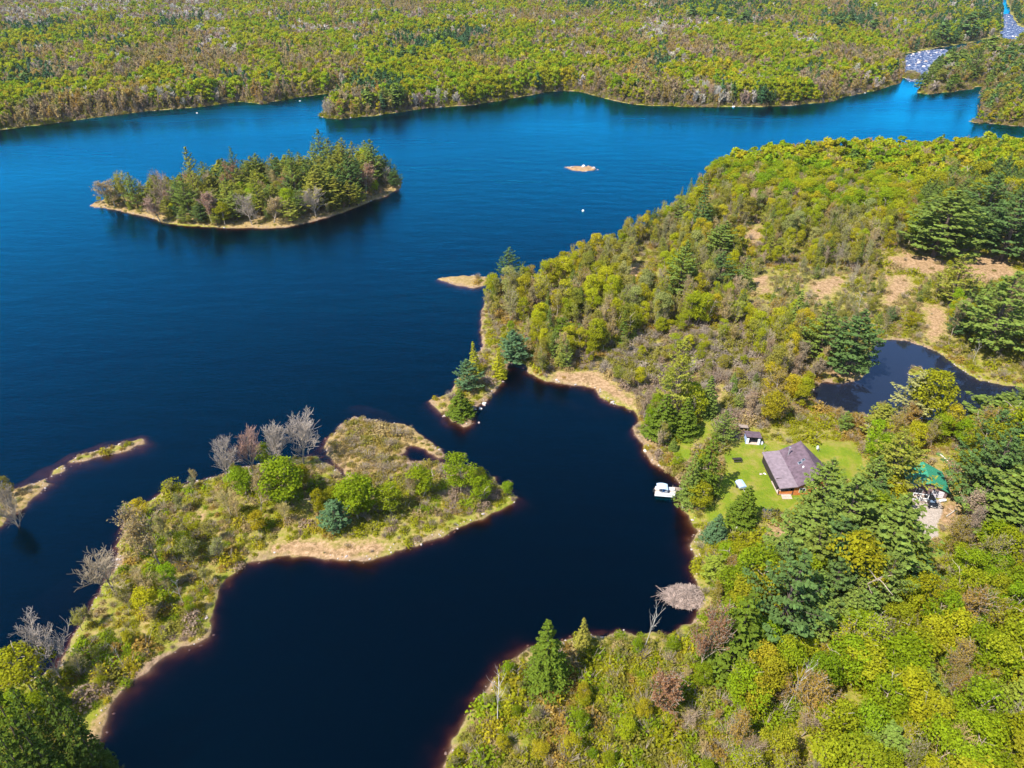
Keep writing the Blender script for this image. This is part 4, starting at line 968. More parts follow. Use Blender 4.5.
# shrubs: ground cover, with the largest as things
def shrubs():
    zs = {'marsh': ([TAN, (.30, .23, .05), OL, (.24, .20, .04), (.33,.23,.08), PINK], 1.5, 1.05), 'beach': ([OR, YL, YG, OL, YG, PINK], .95, .8), 'tip': ([BR, YG, PINK, OL], 1.1, 1.0), 'point': ([YG, TAN, YL, PINK], .8, .9), 'grove': ([YG, OL, TAN, BR], .8, .9),
          'ridge': ([OL, YG, TAN, YG, YL, OR, BR], .9, .9), 'neck': ([YG, OR, YL, BR, OL, PINK], 1.1, 1.0), 'bottom': ([YG, BR, YL, YG, OL, BR, TAN, OR], .95, 1.2), 'southwood': ([YG, BR, OL], .5, 1.3),
          'shorewood': ([PINK, TAN, GREY, OL], .85, 1.1), 'midwood': ([OL, TAN, YG, OR, YL, PINK], .8, 1.1), 'pits': ([OL, TAN, GY, YG], .8, .9), 'sandpit': ([OL, TAN, YG], .75, .9), 'pondnorth': ([OL, YG, TAN], .55, 1.0),
          'pondeast': ([OL, YG, TAN], .5, 1.0), 'pondsouth': ([YG, OR, TAN], .7, 1.1), 'island': ([TAN, OL, (.26, .20, .08)], .55, .8), 'leftland': ([TAN, GY], .8, .9), 'drive': ([YG, TAN, PINK, OL], .6, .8),
          'spruces': ([YG, OL], .5, 1), 'northwood': ([OL, YG], .4, 1.2), 'pinegrove': ([OL, YG], .3, 1), 'eastpines': ([OL, OR], .4, 1), 'northpines': ([OL], .3, 1), 'house': ([YG, OL], .5, .8), 'cabin': ([YG, TAN], .35, .8)}
    rows = []; big = []
    for sp_, y0, y1 in ((1.55, -20, 230), (2.1, 230, 420), (3.4, 420, 640)):
        x, y = grid(sp_, -(y1 + 60) * .95, (y1 + 60) * .95, y0, y1); px, py = proj(x, y)
        k = (px > -60) & (px < 1090) & (py < 830); x, y = x[k], y[k]; d = shore(x, y); px, py = proj(x, y); k = (d > .4) & ~((px > 555) & (px < 605) & (py > 155) & (py < 180)) & ~((px > 432) & (px < 476) & (py > 268) & (py < 292)); x, y, d = x[k], y[k], d[k]; px, py = proj(x, y)
        zi = classify(x, y); bad = (soft('lawn', x, y, 1.5) > .25) | (soft('gravel', x, y, 1.5) > .3)
        sandy = soft('sand', x, y, 2); n1 = fbm(x / 6, y / 6, 201); n2 = fbm(x / 9, y / 9, 211); z = ground_z(x, y, d); u = rng.random(len(x))
        hd = np.min(np.hypot(x[:, None] - hx, y[:, None] - hy) - hw * .5, axis=1)
        for i in range(len(x)):
            nm = Z[zi[i]][0] if zi[i] >= 0 else ('farwood' if y[i] > 430 else 'midwood')
            pal, den, sc_ = zs.get(nm, ([OL, TAN], .6, 1.1))
            if bad[i] or u[i] > den * (.5 + 1.3 * n1[i]) * (1 - .93 * (sandy[i] > .4)) or (hd[i] < 0 and Z[zi[i]][0] == 'marsh'): continue
            if d[i] < 1.1 and u[i] > .4: continue
            q = n2[i] * 1.6 - .3 + rng.normal(0, .2); c = np.array(pal[int(np.clip(q, 0, .999) * len(pal))]) * rng.uniform(.8, 1.2)
            s = sc_ * rng.lognormal(-.12, .38) * (.6 if d[i] < 2.5 else 1) * (1.5 if sp_ > 3 else 1); s = min(s, 2.1)
            hz = s * rng.uniform(.7, 1.15) * (.8 if nm == 'marsh' else 1)
            tw = rng.random() < (.35 if tuple(c) and c[0] > c[1] * 1.1 else .08); j = rng.integers(4, 6) if tw else rng.integers(0, 4)
            ds = math.sqrt(x[i] ** 2 + y[i] ** 2 + CAM_H ** 2); r_ = (x[i], y[i], z[i] - .08, s, s, hz, rng.uniform(0, 6.28), *c, j)
            vis = 4 < px[i] < 1020 and py[i] < 764 and nm in ('neck', 'ridge', 'tip', 'point', 'bottom', 'marsh', 'grove', 'beach', 'house', 'drive', 'shorewood', 'leftland')
            big.append((s * s * hz / ds ** 2 if vis else -1, r_, nm))
    x, y = grid(2.6, -760, 760, 520, 790); px, py = proj(x, y); k = (px > -20) & (px < 1044); x, y = x[k], y[k]; d = shore(x, y); k = (d > .3) & (d < 15) & (rng.random(len(x)) < .8); x, y, d = x[k], y[k], d[k]
    z = ground_z(x, y, d); n2 = fbm(x / 20, y / 20, 231)
    for i in range(len(x)):
        c = np.array([PINK, TAN, OL, YG, GREY, TAN][int(rng.integers(6)) if n2[i] < .5 else int(rng.integers(4))]) * rng.uniform(.75, 1.1); s = rng.uniform(1.3, 2.6) * (.6 if d[i] < 3 else 1)
        big.append((-1, (x[i], y[i], z[i], s, s, s * rng.uniform(.9, 1.5), rng.uniform(0, 6.28), *c, rng.integers(0, 4)), 'far'))
    x, y = unproj(692 / 4, 490); big.append((1e9, (float(x), float(y), .5, 1.9, 1.9, 2.0, 0, *YG, 0), 'hero'))
    big.sort(key=lambda t: -t[0]); return big
SH = shrubs()
ZPH = dict(neck='on the narrow neck of the peninsula', ridge='on the peninsula ridge', tip='near the peninsula tip')
seen = {}
NS = 240
for a, r_, nm in SH[:NS]:
    o = bpy.data.objects.new('shrub', SHRUB[int(r_[10])]['crown']); col.objects.link(o); o.location = r_[:3]; o.scale = r_[3:6]; o.rotation_euler = (0, 0, r_[6]); o.color = (*r_[7:10], 1)
    i = int(np.argmin(np.hypot(mw[:, 0] - r_[0], mw[:, 1] - r_[1]))); cw = colour_word(r_[7:10], 'leafy')
    o['category'] = 'shrub'
    lab = 'round yellow-green bush alone at the water edge of the peninsula' if nm == 'hero' else clip16(f'{cw} {"twiggy" if r_[10] > 3 else "bushy"} shrub {MARKS[i][1]}')
    seen.setdefault(lab, []).append(o)
for lab, L_ in seen.items():
    L_.sort(key=lambda o: -o.scale.z)
    for j, o in enumerate(L_):
        o['label'] = lab; o['group'] = 'shrubs on the shores'
        if len(L_) == 2: o['label'] = clip16(('taller ', 'shorter ')[j] + lab)
        elif len(L_) > 2: o['group'] = clip16(lab.replace('shrub', 'shrubs'))
mass('undergrowth', 'low mixed shrubs and brush covering the ground between trees', 'undergrowth', [r_ for a, r_, nm in SH[NS:]], [s['mass'] for s in SHRUB]); print('SHRUBS', len(SH))

hz = Geo(); hz.box((-9500, -450, -16), (9500, 9500, 135)); hm = bpy.data.materials.new('haze'); hm.use_nodes = True; hn = hm.node_tree; hn.nodes.clear()
hv = hn.nodes.new('ShaderNodeVolumePrincipled'); hv.inputs['Color'].default_value = (.80, .88, 1, 1); hv.inputs['Density'].default_value = .00003; hv.inputs['Anisotropy'].default_value = .2
ho = hn.nodes.new('ShaderNodeOutputMaterial'); hn.links.new(hv.outputs[0], ho.inputs['Volume']); hz.build('haze', hm, kind='stuff')

# ------------------------------------------------------------------ built things
M_roof = mat('purple_shingles', (.105, .070, .085), .85, noise=.3, scale=1.2, bump=.4)
M_orange = mat('stained_wood', (.50, .17, .045), .7, noise=.25, scale=1.5)
M_brown = mat('dark_brown_wood', (.03, .022, .02), .8, noise=.3)
M_glass = mat('window_glass', (.03, .04, .05), .08, .7)
M_white = mat('white_paint', (.78, .78, .76), .5, noise=.05)
M_grey = mat('grey_metal', (.45, .46, .48), .35, .5, .6, noise=.1)
M_greenroof = mat('green_metal_roof', (.03, .21, .12), .6, .5, 0, noise=.12, scale=.8)
M_mauve = mat('mauve_siding', (.20, .13, .125), .8, noise=.15)
M_red = mat('red_paint', (.45, .05, .03), .6, noise=.2)
M_black = mat('black_car_paint', (.012, .013, .018), .25, .6)
M_rubber = mat('rubber', (.02, .02, .02), .8)
M_blue = mat('blue_canvas', (.05, .16, .34), .7, noise=.2)
M_paleblue = mat('pale_blue_cover', (.33, .43, .66), .5, noise=.2)
M_teal = mat('teal_plastic', (.015, .07, .08), .5)
M_deck = mat('tan_deck', (.42, .33, .27), .8, noise=.2)
M_wood = mat('weathered_wood', (.26, .20, .16), .9, noise=.3)
M_rock = mat('pale_rock', (.36, .30, .27), .9, noise=.35, scale=1.4, bump=.5)
M_white_rock = mat('white_rock', (.62, .56, .52), .85, noise=.2, scale=1.4, bump=.5)
M_stick = mat('bleached_sticks', (.27, .205, .17), .9, noise=.4, scale=1)

def house():
    g0 = 1.0
    bx, by = unproj(762, 452, g0 + 2.7); fx, fy = unproj(780, 488.5, g0 + 2.7)
    L = float(math.hypot(bx - fx, by - fy)); rz = math.atan2(by - fy, bx - fx) - math.pi / 2
    gz = float(ground_z(np.array([fx + 5]), np.array([fy + 6]))[0])
    h = empty('lake_house', (float(fx), float(fy), gz - .1), rz, 'large lake house with a purple shingle roof and orange stained gable', 'house')
    zE, zB, zR, zX = 2.7 + g0 - gz, 3.2 + g0 - gz, 6.3 + g0 - gz, 2.7 + g0 - gz; zE, zB, zR, zX = 2.8, 3.35, 6.4, 2.5
    uB, uR, uX = 4.4, 9.4, 14.8
    def zr(u):
        return zE + (zB - zE) * u / uB if u < uB else (zB + (zR - zB) * (u - uB) / (uR - uB) if u < uR else zR + (zX - zR) * (u - uR) / (uX - uR))
    r = Geo(); th = .22
    r1 = Geo(); r1.slab([(0, 0, zE), (uB, 0, zB), (uB, L, zB), (0, L, zE)], th); r1.build('porch_roof', mat('sunlit_shingles', (.185, .14, .155), .8, noise=.22, scale=1.2, bump=.4), h)  # lighter copy of the roof shingles; the sunlit look of this slope is painted in
    r.slab([(uB, 0, zB), (uR, 0, zR), (uR, L, zR), (uB, L, zB)], th)
    r.slab([(uR, 0, zR), (uX, 0, zX), (uX, L - 5.5, zX), (uR, L, zR)], th)
    roof = r.build('roof', M_roof, h)
    c = Geo(); c.tube((uR, -.02, zR + .03), (uR, L + .02, zR + .03), .12, n=6); c.build('ridge_cap', M_roof, roof)
    # walls under the roof, set in from the eaves
    a0, a1, v0, v1 = .3, uX - .5, .6, L - .6
    wl = Geo()
    t = .18
    prof = [(a0, 0), (a0, zr(a0) - .25), (uB, zB - .25), (uR, zR - .25), (a1, zr(a1) - .25), (a1, 0)]
    wf = Geo(); wf.prism([(3.9, 0), (3.9, zr(3.9) - .26), (uR, zR - .26), (a1, zr(a1) - .26), (a1, 0)], v0, v0 + t); wf.build('front_wall', M_orange, h)
    wl.box((a0, v0 + 1.6, 0), (a0 + t, v1, zr(a0) - .26)); wl.build('side_wall', M_brown, h)
    w2 = Geo(); w2.box((a1 - t, v0 + t, 0), (a1, L - 6.2, zr(a1) - .28)); w2.build('side_wall', M_orange, h)
    w3 = Geo(); w3.poly([(a0, v1, 0), (uR, v1, 0), (uR, v1, zR - .28), (uB, v1, zB - .28), (a0, v1, zr(a0) - .28)]); w3.poly([(uR, v1, 0), (a1, L - 6.2, 0), (a1, L - 6.2, zr(a1) - .3), (uR, v1, zR - .28)]); w3.build('back_wall', M_orange, h)
    pf = Geo(); pf.box((a0 - .2, v0, .25), (3.9, v0 + 5, .45)); pf.build('porch_floor', M_deck, h)
    pb = Geo(); pb.box((a0 - .2, v0 + .05, .45), (3.9, v0 + .16, 1.35)); pb.build('porch_railing', M_orange, h)
    pw = Geo(); pw.box((a0, v0 + 3, .45), (3.9, v0 + 3.15, 3.0)); pw.build('porch_wall', M_brown, h)
    for u in (a0 - .1, 3.75):
        p = Geo(); p.box((u - .09, v0 - .02, .2), (u + .09, v0 + .18, zr(max(u, .1)) - .24)); p.build('porch_post', M_brown, h)
    def window(u, z, ww, hh, n='window'):
        f = Geo(); f.box((u - ww / 2 - .1, v0 - .06, z - .1), (u + ww / 2 + .1, v0 - .003, z + hh + .1)); fo = f.build(n, M_white, h)
        for s in (-1, 1):
            p = Geo(); p.box((u + (ww / 4) * s - ww / 4 + .05, v0 - .09, z), (u + (ww / 4) * s + ww / 4 - .05, v0 - .063, z + hh)); p.build('pane', M_glass, fo)
    window(6.0, 1.1, 1.4, 1.2); window(9.0, 3.6, 1.4, 1.3); window(11.6, 1.1, 1.7, 1.3)
    d = Geo(); d.box((8.6, v0 - .07, .1), (9.6, v0 - .004, 2.2)); do = d.build('door', M_white, h); k = Geo(); k.box((8.7, v0 - .13, 1.05), (8.8, v0 - .074, 1.2)); k.build('handle', M_grey, do)
    ch = Geo(); ch.tube((uB + 1.3, L * .80, zr(uB + 1.3) - .2), (uB + 1.3, L * .80, zr(uB + 1.3) + 2.2), .14, n=10); cho = ch.build('chimney_pipe', M_grey, h)
    cc = Geo(); cc.tube((uB + 1.3, L * .80, zr(uB + 1.3) + 2.2), (uB + 1.3, L * .80, zr(uB + 1.3) + 2.4), .26, n=10); cc.build('chimney_cap', M_grey, cho)
    def skyl(u, v, s):
        f = Geo(); sl = (zR - zB) / (uR - uB); f.slab([(u - s, v - s, zr(u - s) + .12), (u + s, v - s, zr(u + s) + .12), (u + s, v + s, zr(u + s) + .12), (u - s, v + s, zr(u - s) + .12)], .13); fo = f.build('skylight', M_grey, h)
        p = Geo(); s2 = s * .75; p.slab([(u - s2, v - s2, zr(u - s2) + .16), (u + s2, v - s2, zr(u + s2) + .16), (u + s2, v + s2, zr(u + s2) + .16), (u - s2, v + s2, zr(u - s2) + .16)], .03); p.build('pane', M_glass, fo)
    skyl(uB + 2.6, L * .50, .42); skyl(uB + 3.5, L * .53, .36)
    v = Geo(); v.box((uB + 2.6, L * .36, zr(uB + 2.6)), (uB + 2.9, L * .36 + .3, zr(uB + 2.9) + .3)); v.build('roof_vent', M_white, h)
    st = Geo(); st.box((1.0, v0 - 1.4, 0), (3.4, v0 - .02, .16)); st.box((1.0, v0 - .8, .16), (3.4, v0 - .021, .3)); st.build('steps', M_deck, h)
    return h
HOUSE = house()
def dish(px, py, lab, h, rr=.5):
    p = at(px, py); e = empty('satellite_dish', p, .6, lab, 'satellite dish', 'satellite dishes of the lake house')
    g = Geo(); g.tube((0, 0, -.2), (0, 0, h), .05); g.build('pole', M_grey, e)
    n = 12; V = [(0, .12, h)]; 
    for q in (1, 2):
        for k in range(n): a = 2 * math.pi * k / n; V.append((rr * q / 2 * math.cos(a), .12 - .09 * q * q / 2, h + rr * q / 2 * math.sin(a)))
    Fc = [[0, 1 + k, 1 + (k + 1) % n] for k in range(n)] + [[1 + k, 1 + n + k, 1 + n + (k + 1) % n, 1 + (k + 1) % n] for k in range(n)]
    o = link('reflector', mesh('reflector', V, Fc, (M_white,), True), e); o.rotation_euler = (R(-20), 0, 0); s = o.modifiers.new('solid', 'SOLIDIFY'); s.thickness = .04
    a = Geo(); a.tube((0, -.05, h - .45), (0, -.55, h), .025); a.build('feed_arm', M_grey, e)
dish(763, 453, 'white satellite dish on a tall pole at the back corner of the purple-roofed house', 2.9)
dish(818, 452, 'white satellite dish on a short pole on the grass behind the purple-roofed house', 1.3, .6)

def cabin():
    # green metal roof; front eave towards the drive
    base = at(931, 497); rz = R(-14)
    c = empty('green_roofed_cabin', base, rz, 'small cabin with a green metal roof half hidden under olive pine', 'cabin')
    W, D, H = 8.6, 7.5, 2.6; RZ = 4.7
    x0, x1, xm = -5.4, 3.2, -1.4
    def zr(u): return H + (RZ - H) * (u - x0) / (xm - x0) if u < xm else RZ + (H - RZ) * (u - xm) / (x1 - xm)
    r = Geo(); r.slab([(x0 - .5, -.7, zr(x0) - .25), (xm, -.7, RZ), (xm, D + .4, RZ), (x0 - .5, D + .4, zr(x0) - .25)], .1); r.slab([(xm, -.7, RZ), (x1 + .5, -.7, zr(x1) - .25), (x1 + .5, D + .4, zr(x1) - .25), (xm, D + .4, RZ)], .1)
    ro = r.build('roof', M_greenroof, c)
    s = Geo()
    for k in range(10):
        v = -.6 + k * .9
        s.tube((xm + .1, v, RZ + .02), (x1 + .45, v, zr(x1) - .2), .035, n=4); s.tube((xm - .1, v, RZ + .02), (x0 - .45, v, zr(x0) - .2), .035, n=4)
    s.build('roof_seams', M_greenroof, ro)
    w = Geo(); w.prism([(x0, 0), (x0, zr(x0) - .12), (xm, RZ - .12), (x1, zr(x1) - .12), (x1, 0)], 0, .2); w.build('front_wall', M_mauve, c)
    for u in (x0, x1 - .2):
        g = Geo(); g.box((u, .2, 0), (u + .2, D, H - .12)); g.build('side_wall', M_mauve if u < 0 else M_red, c)
    g = Geo(); g.prism([(x0, 0), (x0, zr(x0) - .13), (xm, RZ - .13), (x1, zr(x1) - .13), (x1, 0)], D - .2, D); g.build('back_wall', M_mauve, c)
    g = Geo(); g.box((-.2, -.08, .05), (2.5, -.004, 2.1)); go = g.build('garage_door', M_white, c)
    for k in range(4):
        p = Geo(); p.box((-.1, -.11, .12 + k * .5), (2.4, -.083, .5 + k * .5)); p.build('door_panel', mat('garage_panel', (.5, .45, .5), .6) if k == 0 else bpy.data.materials['garage_panel'], go)
    f = Geo(); f.box((-3.9, -.08, .7), (-2.3, -.004, 2.1)); fo = f.build('window', M_white, c)
    for k in (0, 1): p = Geo(); p.box((-3.8 + k * .75, -.11, .8), (-3.15 + k * .75, -.083, 2.0)); p.build('pane', M_glass, fo)
    pc = Geo(); pc.box((-5.2, -2.6, .1), (-1.6, -.02, .3)); pc.build('porch_floor', M_deck, c)
    for u in (-5.1, -3.4, -1.7):
        p = Geo(); p.box((u - .08, -2.6, .3), (u + .08, -2.44, 2.5)); p.build('porch_post', M_white, c)
    p = Geo(); p.box((-5.1, -2.58, 1.15), (-1.7, -2.46, 1.28)); p.box((-5.1, -2.58, .5), (-1.7, -2.5, .6)); [p.box((-5.0 + k * .3, -2.56, .6), (-4.94 + k * .3, -2.5, 1.15)) for k in range(11)]; p.build('porch_railing', M_white, c)
    p = Geo(); p.box((-5.1, -2.58, 2.38), (-1.7, -2.46, 2.5)); p.build('porch_beam', M_white, c)
    g = Geo(); g.tube((-4.2, 3, zr(-4.2)), (-4.2, 3, zr(-4.2) + 1.6), .12); g.build('stove_pipe', M_grey, c)
cabin()
def car():
    p = at(930, 502.5); e = empty('parked_car', p, R(-8), 'black car parked nose out in front of the green-roofed cabin', 'car')
    prof = [(-2.2, .35), (-2.25, .75), (-2.1, .95), (-1.3, 1.02), (-.75, 1.55), (.95, 1.6), (1.75, 1.1), (2.2, 1.0), (2.25, .4)]
    V = []; n = len(prof)
    for s in (-1, 1):
        for y, z in prof: V.append((s * (.92 if z < 1.2 else .72), y, z))
    Fc = [[k, (k + 1) % n, n + (k + 1) % n, n + k] for k in range(n)] + [list(range(n))[::-1], [n + k for k in range(n)]]
    b = link('body', mesh('body', V, Fc, (M_black,)), e); m = b.modifiers.new('bevel', 'BEVEL'); m.width = .08; m.segments = 3
    g = Geo(); g.poly([(-.7, -1.22, 1.08), (.7, -1.22, 1.08), (.62, -.84, 1.5), (-.62, -.84, 1.5)]); g.build('windscreen', mat('car_glass', (.12, .17, .24), .1, .8), e, loc=(0, -.03, .03))
    g = Geo(); g.poly([(.66, 1.72, 1.18), (-.66, 1.72, 1.18), (-.6, 1.05, 1.58), (.6, 1.05, 1.58)]); g.build('rear_window', bpy.data.materials['car_glass'], e, loc=(0, .03, .03))
    for s in (-1, 1):
        g = Geo(); g.box((s * .86 - .03, -.6, 1.08), (s * .86 + .03, 1.0, 1.42)); g.build('side_window', bpy.data.materials['car_glass'], e)
        h = Geo(); h.box((s * .62 - .16, -2.3, .62), (s * .62 + .16, -2.22, .8)); h.build('headlight', M_white, e)
        for y in (-1.4, 1.4):
            t = Geo(); t.tube((s * .8, y, .33), (s * .98, y, .33), .34, n=18); w = t.build('wheel', M_rubber, e); q = Geo(); q.tube((s * .975, y, .33), (s * 1.0, y, .33), .2, n=12); q.build('rim', M_grey, w)
    g = Geo(); g.box((-.35, -2.31, .4), (.35, -2.26, .55)); g.build('number_plate', M_white, e)
car()
def tank():
    e = empty('propane_tank', at(942, 502), R(10), 'white propane tank lying on the dirt beside the black car', 'tank')
    g = Geo(); g.tube((-.75, 0, .55), (.75, 0, .55), .32, n=16)
    for s in (-1, 1): g.tube((s * .75, 0, .55), (s * .95, 0, .55), .32, .16, n=16)
    g.build('body', M_white, e, smooth=False)
    for s in (-.5, .5): q = Geo(); q.box((s - .06, -.25, 0), (s + .06, .25, .3)); q.build('foot', M_grey, e)
    q = Geo(); q.tube((0, 0, .86), (0, 0, 1.02), .12, n=12); q.build('valve_cap', M_white, e)
tank()
def shed():
    e = empty('garden_shed', at(752, 441), R(-8), 'small open shed with a lean purple-grey roof at the edge of the lawn', 'shed')
    r = Geo(); r.slab([(-2.2, -1.8, 2.6), (2.0, -1.8, 2.6), (2.0, 1.8, 2.0), (-2.2, 1.8, 2.0)], .12); r.build('roof', M_roof, e)
    for u in (-1.9, 1.7): g = Geo(); g.box((u - .06, -1.5, 0), (u + .06, 1.5, 1.9)); g.build('side_wall', M_paleblue, e)
    g = Geo(); g.box((-1.84, 1.4, 0), (1.64, 1.5, 1.9)); g.build('back_wall', M_brown, e)
    g = Geo(); g.box((-1.84, -1.5, 0), (-1.2, -1.4, 2.0)); g.box((1.1, -1.5, 0), (1.64, -1.4, 2.0)); g.build('front_wall', M_white, e)
    g = Geo(); g.box((-1.9, -1.6, -.1), (1.7, 1.5, .08)); g.build('floor_slab', M_deck, e)
    l = empty('lean_to', at(742.5, 431), R(-8), 'tiny grey lean-to behind the open garden shed', 'shed')
    r = Geo(); r.slab([(-1.2, -1, 1.9), (1.2, -1, 1.9), (1.2, 1, 1.5), (-1.2, 1, 1.5)], .1); r.build('roof', M_wood, l)
    g = Geo(); [g.box((a - .05, b - .05, 0), (a + .05, b + .05, 1.5)) for a in (-1.1, 1.1) for b in (-.9, .9)]; g.build('posts', M_wood, l)
shed()
def picnic():
    e = empty('picnic_table', at(737, 461), R(5), 'dark brown picnic table on the lawn west of the purple-roofed house', 'table')
    g = Geo(); [g.box((-1.2, -.37 + k * .15, .72), (1.2, -.24 + k * .15, .76)) for k in range(5)]; g.build('tabletop', M_brown, e)
    for s in (-1, 1):
        g = Geo(); g.box((-1.2, s * .75 - .13, .42), (1.2, s * .75 + .13, .46)); g.build('bench', M_brown, e)
        g = Geo()
        for a in (-.9, .9): g.tube((a, s * .3, .72), (a, s * .7, 0), .05, n=4); 
        g.build('leg', M_brown, e)
    g = Geo(); [g.box((a - .03, -.85, .34), (a + .03, .85, .42)) for a in (-.9, .9)]; g.build('crossbar', M_brown, e)
picnic()
def trailer():
    e = empty('covered_trailer', at(740.5, 487), R(10), 'small trailer under a pale blue cover beside the lone lawn spruce', 'trailer')
    g = Geo(); g.box((-1.0, -1.3, .45), (1.0, 1.3, .85)); g.build('bed', M_grey, e)
    g = Geo(); g.prism([(-1.02, .86), (-.8, 1.25), (.0, 1.42), (.8, 1.25), (1.02, .86)], -1.32, 1.32); g.build('cover', M_paleblue, e, bevel=.06)
    for s in (-1, 1): t = Geo(); t.tube((s * 1.0, 0, .32), (s * 1.2, 0, .32), .32, n=14); t.build('wheel', M_rubber, e)
    t = Geo(); t.tube((0, -1.3, .5), (0, -2.3, .4), .05); t.build('tow_bar', M_grey, e)
trailer()
WHERE = ['nearest the lone lawn spruce', 'second from the lone spruce', 'third from the lone spruce', 'closest to the house']
for k in range(4):
    e = empty('garden_chair', at(764.5 + k * 4.2, 511.5 + (k % 2) * .6), R(180 + (-12, 6, -4, 15)[k]), 'dark teal garden chair by the sandy path, ' + WHERE[k], 'chair', 'teal chairs in a row by the sandy path')
    g = Geo(); g.box((-.34, -.35, .38), (.34, .35, .46)); g.build('seat', M_teal, e)
    g = Geo(); [g.box((-.33 + q * .17, .33, .46), (-.19 + q * .17, .40, 1.1)) for q in range(4)]; g.build('backrest', M_teal, e)
    for s in (-1, 1): g = Geo(); g.box((s * .38 - .06, -.38, .60), (s * .38 + .06, .36, .65)); g.build('armrest', M_teal, e)
    for a in (-.3, .3):
        for b in (-.3, .3): g = Geo(); g.box((a - .035, b - .035, 0), (a + .035, b + .035, .38 if b > 0 else .60)); g.build('leg', M_teal, e)
def boat():
    # pontoon boat moored bow-in to the bank
    x0, y0 = unproj(656.5, 495.5); x1, y1 = unproj(676, 497); L = float(math.hypot(x1 - x0, y1 - y0)); L = max(L, 5.5)
    e = empty('pontoon_boat', (float(x0 + x1) / 2, float(y0 + y1) / 2 + 1.0, 0), math.atan2(y1 - y0, x1 - x0), 'white pontoon boat with a blue-grey canopy moored at the bank', 'boat')
    for s in (-1, 1):
        g = Geo(); g.tube((-L / 2, s * .9, .12), (L / 2 - .7, s * .9, .12), .33, n=16); g.tube((L / 2 - .7, s * .9, .12), (L / 2, s * .9, .3), .33, .06, n=16); g.build('pontoon', M_white, e, smooth=False)
    g = Geo(); g.box((-L / 2, -1.25, .46), (L / 2 - .3, 1.25, .58)); g.build('deck', M_deck, e)
    for s in (-1, 1):
        g = Geo(); g.box((-L / 2 + .2, s * 1.22 - .03, .58), (L / 2 - .6, s * 1.22 + .03, 1.15)); fo = g.build('side_fence', M_white, e)
    g = Geo(); g.box((L / 2 - .66, -1.19, .58), (L / 2 - .6, -.4, 1.15)); g.box((L / 2 - .66, .4, .58), (L / 2 - .6, 1.19, 1.15)); g.build('bow_fence', M_white, e)
    for q, (a, b, c, d) in enumerate(((-L / 2 + .3, -1.1, -L / 2 + 1.6, -.5), (.6, .45, L / 2 - .8, 1.1), (.9, -1.1, L / 2 - .8, -.5))):
        g = Geo(); g.box((a, b, .585), (c, d, .98)); g.build('seat', mat('seat_vinyl%d' % q, (.55, .54, .55), .6), e, bevel=.05)
    g = Geo(); g.box((-.3, -1.05, .585), (.3, -.5, 1.4)); co = g.build('console', M_grey, e, bevel=.04)
    g = Geo(); 
    for k in range(12):
        a, b = 2 * math.pi * k / 12, 2 * math.pi * (k + 1) / 12; g.tube((-.38, -.78 + .2 * math.cos(a), 1.3 + .2 * math.sin(a)), (-.38, -.78 + .2 * math.cos(b), 1.3 + .2 * math.sin(b)), .02, n=5, cap=False)
    g.build('steering_wheel', M_rubber, co)
    n = 7; V = []; Fc = []
    for i in range(n):
        t = -1 + 2 * i / (n - 1); x = -L / 2 + 1.7 + t * 1.35
        for s in (-1.15, 1.15): V.append((x, s, 2.45 - .28 * t * t))
    for i in range(n - 1): Fc.append([2 * i, 2 * i + 2, 2 * i + 3, 2 * i + 1])
    c = link('canopy', mesh('canopy', V, Fc, (mat('canopy_cloth', (.36, .47, .58), .8, noise=.1),)), e); sm = c.modifiers.new('solid', 'SOLIDIFY'); sm.thickness = .04
    g = Geo()
    for s in (-1.17, 1.17):
        g.tube((-L / 2 + 1.7, s, 1.1), (-L / 2 + .4, s, 2.2), .03); g.tube((-L / 2 + 1.7, s, 1.1), (-L / 2 + 3.0, s, 2.2), .03); g.tube((-L / 2 + 1.7, s, 1.1), (-L / 2 + 1.7, s, 2.44), .03)
    g.build('canopy_frame', M_grey, e)
    g = Geo(); g.box((-L / 2 - .45, -.22, .3), (-L / 2 - .02, .22, 1.15)); g.build('outboard_motor', M_rubber, e, bevel=.06)
    g = Geo(); g.box((-L/2 + 1.9, -.35, .585), (-L/2 + 2.6, .9, .95)); g.build('lounge', M_blue, e, bevel=.05)
boat()
def dock():
    x0, y0 = unproj(678.5, 489, .4); e = empty('boat_dock', (float(x0), float(y0), 0), R(-12), 'short weathered plank dock leading to the pontoon boat', 'dock')
    g = Geo(); [g.box((-1.6 + k * .24, -.55, .40), (-1.4 + k * .24, .55, .46)) for k in range(26)]; g.build('planks', M_wood, e)
    for s in (-.5, .5): g = Geo(); g.box((-1.6, s - .06, .26), (4.6, s + .06, .397)); g.build('beam', M_wood, e)
    for a in (-1.45, 1.2):
        for s in (-.62, .62): g = Geo(); g.tube((a, s, -2.2), (a, s, .9), .06); g.build('post', M_wood, e)
dock()
